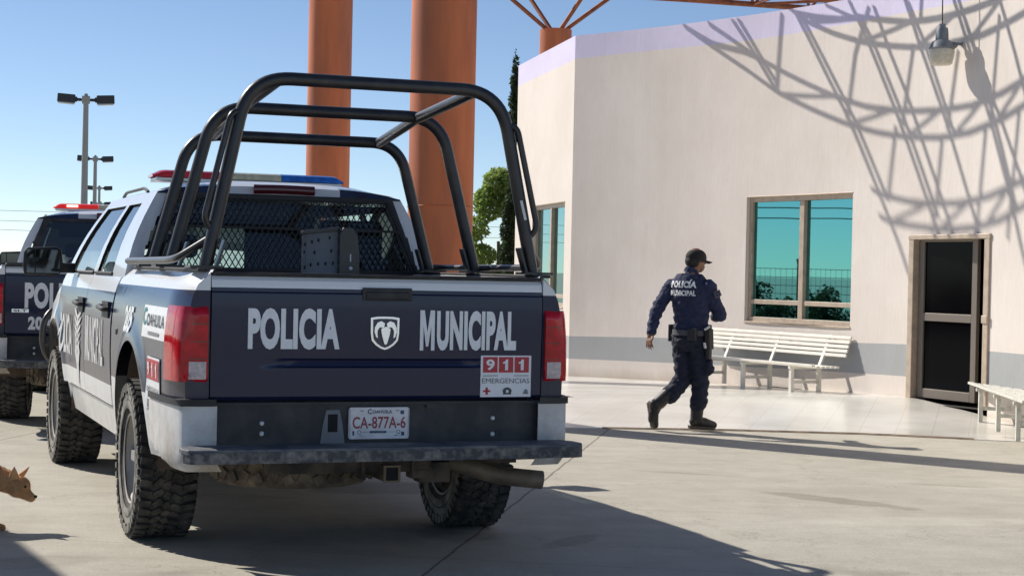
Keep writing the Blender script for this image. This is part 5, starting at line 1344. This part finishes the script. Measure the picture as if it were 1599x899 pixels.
for e in (-1, 1):
    m = MB(); ellipsoid(m, HC_ + fc * .084 + fs_ * .030 * e + V((0, 0, .002)), (.008, .010, .006), X); m.build('eye', MT['eye'], body, smooth=60)
# belt, holster, radio pouch
m = MB(); n = 40
def bp_(i, z, o): a = 2 * math.pi * i / n; return V((.03, 0, z)) + rr_ * (.184 + o) * math.cos(a) + hd * (.142 + o) * math.sin(a)
for i in range(n):
    m.add([bp_(i, .885, 0), bp_(i + 1, .885, 0), bp_(i + 1, .935, 0), bp_(i, .935, 0)], [(0, 1, 2, 3)]); m.add([bp_(i, .885, -.02), bp_(i + 1, .885, -.02), bp_(i + 1, .935, -.02), bp_(i, .935, -.02)], [(3, 2, 1, 0)])
    m.add([bp_(i, .935, 0), bp_(i + 1, .935, 0), bp_(i + 1, .935, -.02), bp_(i, .935, -.02)], [(0, 1, 2, 3)])
be = m.build('belt', MT['belt'], cop, smooth=60)
XB = Matrix((rr_, hd, V((0, 0, 1)))).transposed()
m = MB(); pos = V((.03, 0, .855)) + rr_ * .205 - hd * .03; m.box(pos, (.055, .085, .19), X=XB @ Matrix.Rotation(.1, 3, 'X')); m.box(pos + V((0, 0, .10)), (.035, .05, .07), X=XB); m.box(pos + V((0, 0, -.13)), (.04, .06, .10), X=XB)
m.build('holster', MT['leather'], be, bevel=.01)
m = MB(); pos = V((.03, 0, .90)) + rr_ * .10 - hd * .155; m.box(pos, (.085, .05, .11), X=XB); m.build('pouch', MT['leather'], be, bevel=.01)
m = MB(); pos = V((.03, 0, .90)) - rr_ * .205; m.box(pos, (.04, .08, .16), X=XB); m.build('radio_case', MT['leather'], be, bevel=.01)
m = MB(); pos = V((.03, 0, .945)) + rr_ * .19 - hd * .09; m.tube([pos, pos + rr_ * .05 + V((0, 0, .03))], .012, 8); m.tube([pos + V((0, 0, -.12)), pos + V((.01, 0, -.17))], .012, 8); m.build('key_clip', MT['bolt'], be, smooth=50)
# lettering, laid on the back of the shirt
from mathutils.bvhtree import BVHTree
bv = BVHTree.FromPolygons([v.co for v in shirt.data.vertices], [p.vertices for p in shirt.data.polygons])
def on_back(cx, cz):
    def f(u, v):
        p = V((.012, 0, 0)) + rr_ * u + V((0, 0, v)) - hd * 1.0
        h_ = bv.ray_cast(p, hd)
        q = h_[0] if h_[0] is not None else p + hd * .87
        return q - hd * .011
    return f
fb = on_back(0, 0)
m = MB()
def dense_text(mb, st, x0, x1, z0, z1, f, bold):
    vs, fs = text_geo(st, bold); bm = bmesh.new(); bvv = [bm.verts.new((u, v, 0)) for u, v in vs]
    for q in fs:
        try: bm.faces.new([bvv[i] for i in q])
        except ValueError: pass
    bmesh.ops.triangulate(bm, faces=bm.faces); bmesh.ops.subdivide_edges(bm, edges=bm.edges, cuts=2, use_grid_fill=True)
    bm.verts.index_update(); bm.verts.ensure_lookup_table()
    mb.add([f(lerp(x0, x1, v.co.x), lerp(z0, z1, v.co.y)) for v in bm.verts], [[v.index for v in q.verts] for q in bm.faces]); bm.free()
dense_text(m, 'POLICÍA', -.150, .120, 1.322, 1.400, fb, .05)
dense_text(m, 'MUNICIPAL', -.150, .120, 1.248, 1.300, fb, .05)
m.build('back_lettering', MT['letter'], shirt)
m = MB(); pc = SR + (ER - SR) * .28; nn = (rr_ * .9 - hd * .3).normalized(); t1 = (ER - SR).normalized(); t2 = nn.cross(t1).normalized(); nn = t1.cross(t2).normalized()
if nn.dot(rr_) < 0: nn = -nn
o = pc + nn * .078
m.add([o + t1 * a + t2 * c for a, c in ((-.03, -.04), (-.03, .04), (.03, .04), (.03, -.04))], [(0, 1, 2, 3)])
m.add([o + nn * .002 + t1 * a + t2 * c for a, c in ((-.022, -.032), (-.022, .032), (.022, .032), (.022, -.032))], [(0, 1, 2, 3)], 1); m.add([o + nn * .003 + t1 * a + t2 * c for a, c in ((-.004, -.032), (-.004, .032), (.002, .032), (.002, -.032))], [(0, 1, 2, 3)])
m.build('sleeve_patch', [MT['belt'], MT['uniform']], shirt)

cop.location.z = .006 - min(v.co.z for o in cop.children_recursive if o.type == 'MESH' for v in o.data.vertices)
# ------------------------------------------------------------------ dog sniffing the ground at the left edge
def fur():
    m = mat('tan dog fur', (.60, .33, .15), .9, var=.3, vscale=9, dirt=(.17, .10, .055), damt=.7, dscale=7, bump=.8, bscale=90, stretch=(1, 1, 1)); return m
MT['fur'] = fur(); MT['fur_light'] = mat('ginger ear fur', (.66, .36, .16), .85, var=.2, vscale=20, bump=.5, bscale=120); MT['nose'] = mat('dark nose', (.03, .02, .018), .4)
dog = empty('dog', (-3.085, 9.32, 0)); tag(dog, 'tan dog with its head lowered to sniff, walking in at the left edge', 'dog')
d = MB()
def dl(x, y, z): return V((x, y, z))
hx = .47                                                              # head centre, local x forward
capsule(d, dl(.10, 0, .335), dl(-.42, 0, .335), .108, .090, 18, 1.0)
capsule(d, dl(.10, 0, .315), dl(.02, 0, .325), .120, .112, 18)
capsule(d, dl(-.30, 0, .35), dl(-.46, 0, .335), .095, .085, 16)
capsule(d, dl(.14, 0, .345), dl(.42, -.01, .245), .092, .056, 18)     # neck sloping down
ellipsoid(d, dl(.455, -.012, .230), (.064, .056, .060))
ellipsoid(d, dl(.478, -.012, .243), (.034, .040, .036))               # skull
capsule(d, dl(.478, -.012, .200), dl(.525, -.016, .172), .034, .024, 14)   # muzzle
ellipsoid(d, dl(.538, -.016, .176), (.014, .015, .012))
for e in (-1, 1):
    # front leg: forward reach for the near one; the wrist low, paw on the ground
    fx = .33 if e < 0 else .06
    capsule(d, dl(.10, e * .055, .29), dl(.13 + (fx - .1) * .35, e * .06, .20), .050, .036); capsule(d, dl(.13 + (fx - .1) * .35, e * .06, .20), dl(fx, e * .06, .075), .032, .022); capsule(d, dl(fx, e * .06, .075), dl(fx + .012, e * .06, .03), .022, .021)
    capsule(d, dl(fx + .01, e * .06, .022), dl(fx + .055, e * .06, .018), .022, .017)
    for q in (-.012, 0, .012): capsule(d, dl(fx + .04, e * .06 + q, .016), dl(fx + .066, e * .06 + q * 1.2, .011), .011, .009, 8)
    # hind leg: knee forward, hock back
    bx_ = -.44 + e * .05
    capsule(d, dl(-.43, e * .05, .31), dl(-.36 + e * .03, e * .062, .205), .072, .042); capsule(d, dl(-.36 + e * .03, e * .062, .205), dl(bx_ - .06, e * .06, .125), .040, .022); capsule(d, dl(bx_ - .06, e * .06, .125), dl(bx_ - .035, e * .06, .03), .021, .018); capsule(d, dl(bx_ - .03, e * .06, .022), dl(bx_ + .03, e * .06, .018), .021, .017)
capsule(d, dl(-.52, 0, .36), dl(-.66, .02, .33), .028, .020); capsule(d, dl(-.66, .02, .33), dl(-.76, .03, .40), .020, .010)
db = skin(d, 'body', MT['fur'], dog, .0075, 3, lambda p: .004 * noise.noise(p * 40))
# short coat: fine hair tips over the skin
_g = random.Random(3); _vs, _fs = [tuple(v.co) for v in db.data.vertices], [tuple(p.vertices) for p in db.data.polygons]
for p in list(db.data.polygons):
    if _g.random() < .75:
        c = p.center; nn_ = p.normal; t_ = (V((-1, 0, -.35)) - nn_ * V((-1, 0, -.35)).dot(nn_)).normalized(); sdv = nn_.cross(t_) * .0012; L_ = _g.uniform(.010, .020); k_ = len(_vs)
        _vs += [tuple(c + sdv), tuple(c - sdv), tuple(c + t_ * L_ + nn_ * L_ * .35 + sdv * _g.uniform(-2, 2))]; _fs.append((k_, k_ + 1, k_ + 2))
_me = bpy.data.meshes.new('body'); _me.from_pydata(_vs, [], _fs); _me.materials.append(MT['fur']); _me.polygons.foreach_set('use_smooth', [True] * len(_fs)); db.data = _me
for e in (-1, 1):
    m = MB(); base = dl(.435, -.012 + e * .040, .270); tip = base + dl(.012, e * .020, .074)
    if e > 0: tip = base + dl(.060, .012, .062)
    loft(m, [(base, V((.034, 0, .006)), V((0, .012, 0))), (base.lerp(tip, .5), V((.021, 0, .004)), V((0, .008, 0))), (tip, V((.002, 0, 0)), V((0, .002, 0)))], 12); m.build('ear', MT['fur_light'], db, smooth=60)
    m = MB(); ellipsoid(m, dl(.502, -.013 + e * .040, .236), (.007, .006, .007)); m.build('eye', MT['eye'], db, smooth=60)
m = MB(); ellipsoid(m, dl(.547, -.016, .179), (.010, .012, .009)); m.build('nose', MT['nose'], db, smooth=60)

# ------------------------------------------------------------------ street lamps receding on the left
MT['post'] = mat('galvanised lamp post', (.36, .35, .32), .5, metal=.3, dirt=(.25, .22, .18), damt=.3); MT['lamp_dark'] = mat('dark lamp housing', (.030, .032, .038), .5); MT['lamp_lens'] = mat('lamp lens', (.45, .46, .47), .2)
def lamp_post(loc):
    e = empty('street_lamp', loc)
    k = MB(); k.tube([(0, 0, 0), (0, 0, 7.85)], [.17, .105], 14); k.box((0, 0, .03), (.5, .5, .06)); k.build('pole', MT['post'], e, smooth=50)
    k = MB(); k.box((0, 0, 7.98), (.32, .32, .30)); k.box((0, 0, 8.18), (.14, .14, .10)); k.build('bracket', MT['post'], e, bevel=.02)
    for sg in (-1, 1):
        k = MB(); k.bar((sg * .16, 0, 7.98), (sg * .36, 0, 7.98), .10, .12); k.bar((sg * .34, 0, 7.98), (sg * .44, 0, 7.99), .22, .20); k.bar((sg * .42, 0, 7.99), (sg * 1.12, 0, 8.03), .42, .34)
        h = k.build('lamp_head', MT['lamp_dark'], e, bevel=.03); k = MB(); k.bar((sg * .46, 0, 7.80), (sg * 1.08, 0, 7.845), .36, .05); k.build('lamp_lens', MT['lamp_lens'], h)
    return e
L0 = None
for i, (lx, ly, lab) in enumerate(((-17.35, 70, 'tall double headed street lamp on the left, the largest and nearest of the row'), (-26.6, 110, 'double headed street lamp just right of the tallest one, second in size'), (-36.6, 153, 'small double headed street lamp, third of the receding row'), (-46.0, 193, 'smallest double headed street lamp, just above the far pickup beacon'))):
    if L0 is None: L0 = o = lamp_post((lx, ly, 0))
    else: o = copy_tree(L0); o.location = (lx, ly, 0)
    o.rotation_euler = (0, 0, R(14)); tag(o, lab, 'street lamp', 'double headed street lamps')

# ------------------------------------------------------------------ trees, shrubs, palm
MT['bark'] = mat('bark', (.10, .075, .055), .9, var=.3, vscale=10, bump=.5, bscale=20)
def leafmat(name, a, b_):
    m = bpy.data.materials.new(name); m.use_nodes = True; n = m.node_tree; b = n.nodes['Principled BSDF']
    at = n.nodes.new('ShaderNodeAttribute'); at.attribute_name = 'tone'; r = n.nodes.new('ShaderNodeValToRGB')
    r.color_ramp.elements[0].color = (*a, 1); r.color_ramp.elements[1].color = (*b_, 1); n.links.new(at.outputs['Fac'], r.inputs[0]); n.links.new(r.outputs[0], b.inputs['Base Color'])
    b.inputs['Roughness'].default_value = .55; tl_ = n.nodes.new('ShaderNodeBsdfTranslucent'); n.links.new(r.outputs[0], tl_.inputs[0]); mx = n.nodes.new('ShaderNodeMixShader'); mx.inputs[0].default_value = .58
    o = n.nodes['Material Output']; n.links.new(b.outputs[0], mx.inputs[1]); n.links.new(tl_.outputs[0], mx.inputs[2]); n.links.new(mx.outputs[0], o.inputs[0]); return m
MT['leaf_fresh'] = leafmat('fresh leaf', (.15, .24, .05), (.36, .46, .13)); MT['leaf_dark'] = leafmat('cypress leaf', (.018, .035, .014), (.05, .08, .03)); MT['leaf_dusty'] = leafmat('dusty shrub leaf', (.03, .045, .018), (.075, .095, .04)); MT['leaf_palm'] = leafmat('palm leaf', (.03, .05, .02), (.08, .10, .04))
def leaves(name, material, parent, clumps, n, size, seed):
    g_ = random.Random(seed); vs, fs, tn = [], [], []
    wsum = sum(c[1][0] * c[1][1] * c[1][2] for c in clumps)
    for (c, rad_) in clumps:
        k = max(6, int(n * rad_[0] * rad_[1] * rad_[2] / wsum)); ct = g_.uniform(.0, .6)
        for _ in range(k):
            while True:
                p = V((g_.uniform(-1, 1), g_.uniform(-1, 1), g_.uniform(-1, 1)))
                if .25 < p.length < 1: break
            p = p * (p.length ** -.35); p = p if p.length < 1.08 else p * .95
            q = V((c[0] + p.x * rad_[0], c[1] + p.y * rad_[1], c[2] + p.z * rad_[2]))
            a = V((g_.gauss(0, 1), g_.gauss(0, 1), g_.gauss(0, .8))).normalized(); b_ = a.cross(V((g_.gauss(0, 1), g_.gauss(0, 1), g_.gauss(0, 1)))).normalized(); sz = size * g_.uniform(.6, 1.3); o = len(vs)
            vs += [q - a * sz, q + b_ * sz * .42, q + a * sz, q - b_ * sz * .42]; fs.append((o, o + 1, o + 2, o + 3)); tn.append(min(1, ct + g_.uniform(0, .4)))
    me = bpy.data.meshes.new(name); me.from_pydata(vs, [], fs); me.materials.append(material); at = me.attributes.new('tone', 'FLOAT', 'FACE'); at.data.foreach_set('value', tn)
    o = bpy.data.objects.new(name, me); C.objects.link(o); o.parent = parent; return o
def tree(name, loc, label, cat, h, w, n, size, lm, seed, shape='round', group=None):
    e = empty(name, loc); tag(e, label, cat, group); g_ = random.Random(seed); k = MB(); cl = []
    if shape == 'cypress':
        k.tube([(0, 0, 0), (0, 0, h * .9)], [.10, .02], 8)
        for i in range(34):
            z = lerp(.25, h, (i / 33)); r_ = w * (1 - (z / h) ** 2.4) * .9 + .05; a = g_.uniform(0, 6.28)
            cl.append(((math.cos(a) * r_ * .35, math.sin(a) * r_ * .35, z), (r_ * .6 + .03, r_ * .6 + .03, h * .055)))
    else:
        k.tube([(0, 0, 0), (.05, .03, h * .35), (.0, .0, h * .6)], [w * .08 + .03, w * .06 + .02, .03], 8)
        for i in range(int(16 + w * 8)):
            a = g_.uniform(0, 6.28); z = g_.uniform(.05 if h < 2.2 else .22, .98) * h; q = w * math.sqrt(g_.random()) * math.sin(min(1, (1.06 - z / h) / .55) * math.pi / 2)
            r_ = g_.uniform(.16, .34) * w + .06; c = (math.cos(a) * q, math.sin(a) * q, z - r_ * .5); cl.append((c, (r_, r_, r_ * g_.uniform(.7, 1.2))))
            if i % 2 == 0: k.tube([(0, 0, h * .3), tuple(V((0, 0, h * .4)).lerp(V(c), .5)), c], [.035 * w + .01, .02 * w + .008, .008], 6)
    k.build('trunk', MT['bark'], e, smooth=60); leaves('crown', lm, e, cl, n, size, seed + 1); return e
tree('leafy_tree', (-.28, 33.2, 0), 'bright green leafy tree beside the left edge of the building', 'tree', 3.35, .74, 9000, .060, MT['leaf_fresh'], 11)
tree('leafy_tree', (.62, 32.2, 0), 'dark leafy tree half hidden against the building wall', 'tree', 2.7, .5, 6000, .055, MT['leaf_dusty'], 12)
tree('cypress_tree', (.0, 31.6, 0), 'slim dark cypress rising along the left edge of the building', 'tree', 5.2, .23, 16000, .045, MT['leaf_dark'], 13, 'cypress')
# shrubs along the far verge, seen low behind the pickups and mirrored in the windows
gi = 0
shr = []
for i in range(3): shr.append(tree('verge_shrub', (0, 0, 0), 'dusty green shrub in the verge beyond the plaza fence', 'shrub', (1.55, 1.25, 1.75)[i], (1.1, 1.3, 1.0)[i], 1500, .11, MT['leaf_dusty'], 30 + i, group='dusty shrubs of the far verge'))
first = [True, True, True]
spots = [(-23.4 - 1.6 * (i % 2) + rng.uniform(-.5, .5), 4 + i * .95 + rng.uniform(-.3, .3)) for i in range(34)] + [(-9.5 + i * 1.7 + rng.uniform(-.5, .5), 60 + rng.uniform(-2, 2)) for i in range(6)]
for i, (x, y) in enumerate(spots):
    k = i % 3
    if first[k]: o = shr[k]; first[k] = False
    else: o = copy_tree(shr[k])
    o.location = (x, y, 0); o.rotation_euler = (0, 0, rng.uniform(0, 6)); sc = rng.uniform(.62, .92); o.scale = (sc, sc, sc)
# fence of dark posts with wire mesh, mirrored in the main window
MT['fence'] = mat('dark fence steel', (.03, .032, .034), .6)
for i in range(7):
    e = MB(); e.tube([(0, 0, 0), (0, 0, 1.75)], .05, 8); e.tube([(0, 0, 1.75), (.10, 0, 1.92)], .04, 8)
    o = e.build('fence_post', MT['fence'], smooth=50, loc=(-20.5, 8 + i * 4.2, 0)); tag(o, 'dark steel fence post mirrored in the main window', 'fence post', 'fence posts of the plaza edge')
m = MB()
for i in range(8): z = .12 + i * .22; m.tube([(-20.5, 8, z), (-20.5, 33.2, z)], .007, 4)
for i in range(170): m.tube([(-20.5, 8 + i * .148, .1), (-20.5, 8 + i * .148, 1.68)], .004, 4)
tag(m.build('wire_fence', MT['fence']), 'wire mesh of the plaza fence, seen mirrored in the main window', 'fence')
# palm far off in the same reflection
e = empty('palm_tree', (-46, 13.5, 0)); tag(e, 'small fan palm far beyond the fence, mirrored in the main window', 'palm tree')
k = MB(); k.tube([(0, 0, 0), (.1, 0, 1.8), (.05, 0, 3.2)], [.2, .15, .14], 10); k.build('trunk', MT['bark'], e, smooth=60)
leaves('crown', MT['leaf_palm'], e, [((.05 + .55 * math.cos(a), .55 * math.sin(a), 3.35 + .35 * math.sin(a * 3)), (.38, .38, .30)) for a in [i * .7 for i in range(9)]], 1500, .22, 5)
# overhead wires
for pts, lab in (([(-70, 90, 4.5), (-30.0, 90, 4.05), (-22, 90, 4.0), (10, 92, 4.4)], 0), ([(-70, 90, 3.9), (-30.0, 90, 3.55), (-22, 90, 3.45), (10, 92, 3.9)], 0), ([(-70, 90, 3.3), (-30, 90, 3.1), (-22, 90, 2.95), (10, 92, 3.3)], 0)):
    m = MB(); m.tube(fillet(pts, 8, 6), .011, 5); tag(m.build('overhead_wire', MT['fence']), 'thin overhead wire crossing the sky low on the left', 'wire', 'overhead wires on the left')
for y_, z_ in ((-8, 3.55), (-7.7, 3.2), (-8, 3.9)):
    m = MB(); m.tube([(-32, y_, z_ + .5), (-32, 14, z_), (-32, 26, z_ + .05), (-32, 50, z_ + .5)], .022, 5); tag(m.build('power_line', MT['fence']), 'power line beyond the fence, mirrored in the teal windows', 'wire', 'power lines mirrored in the windows')
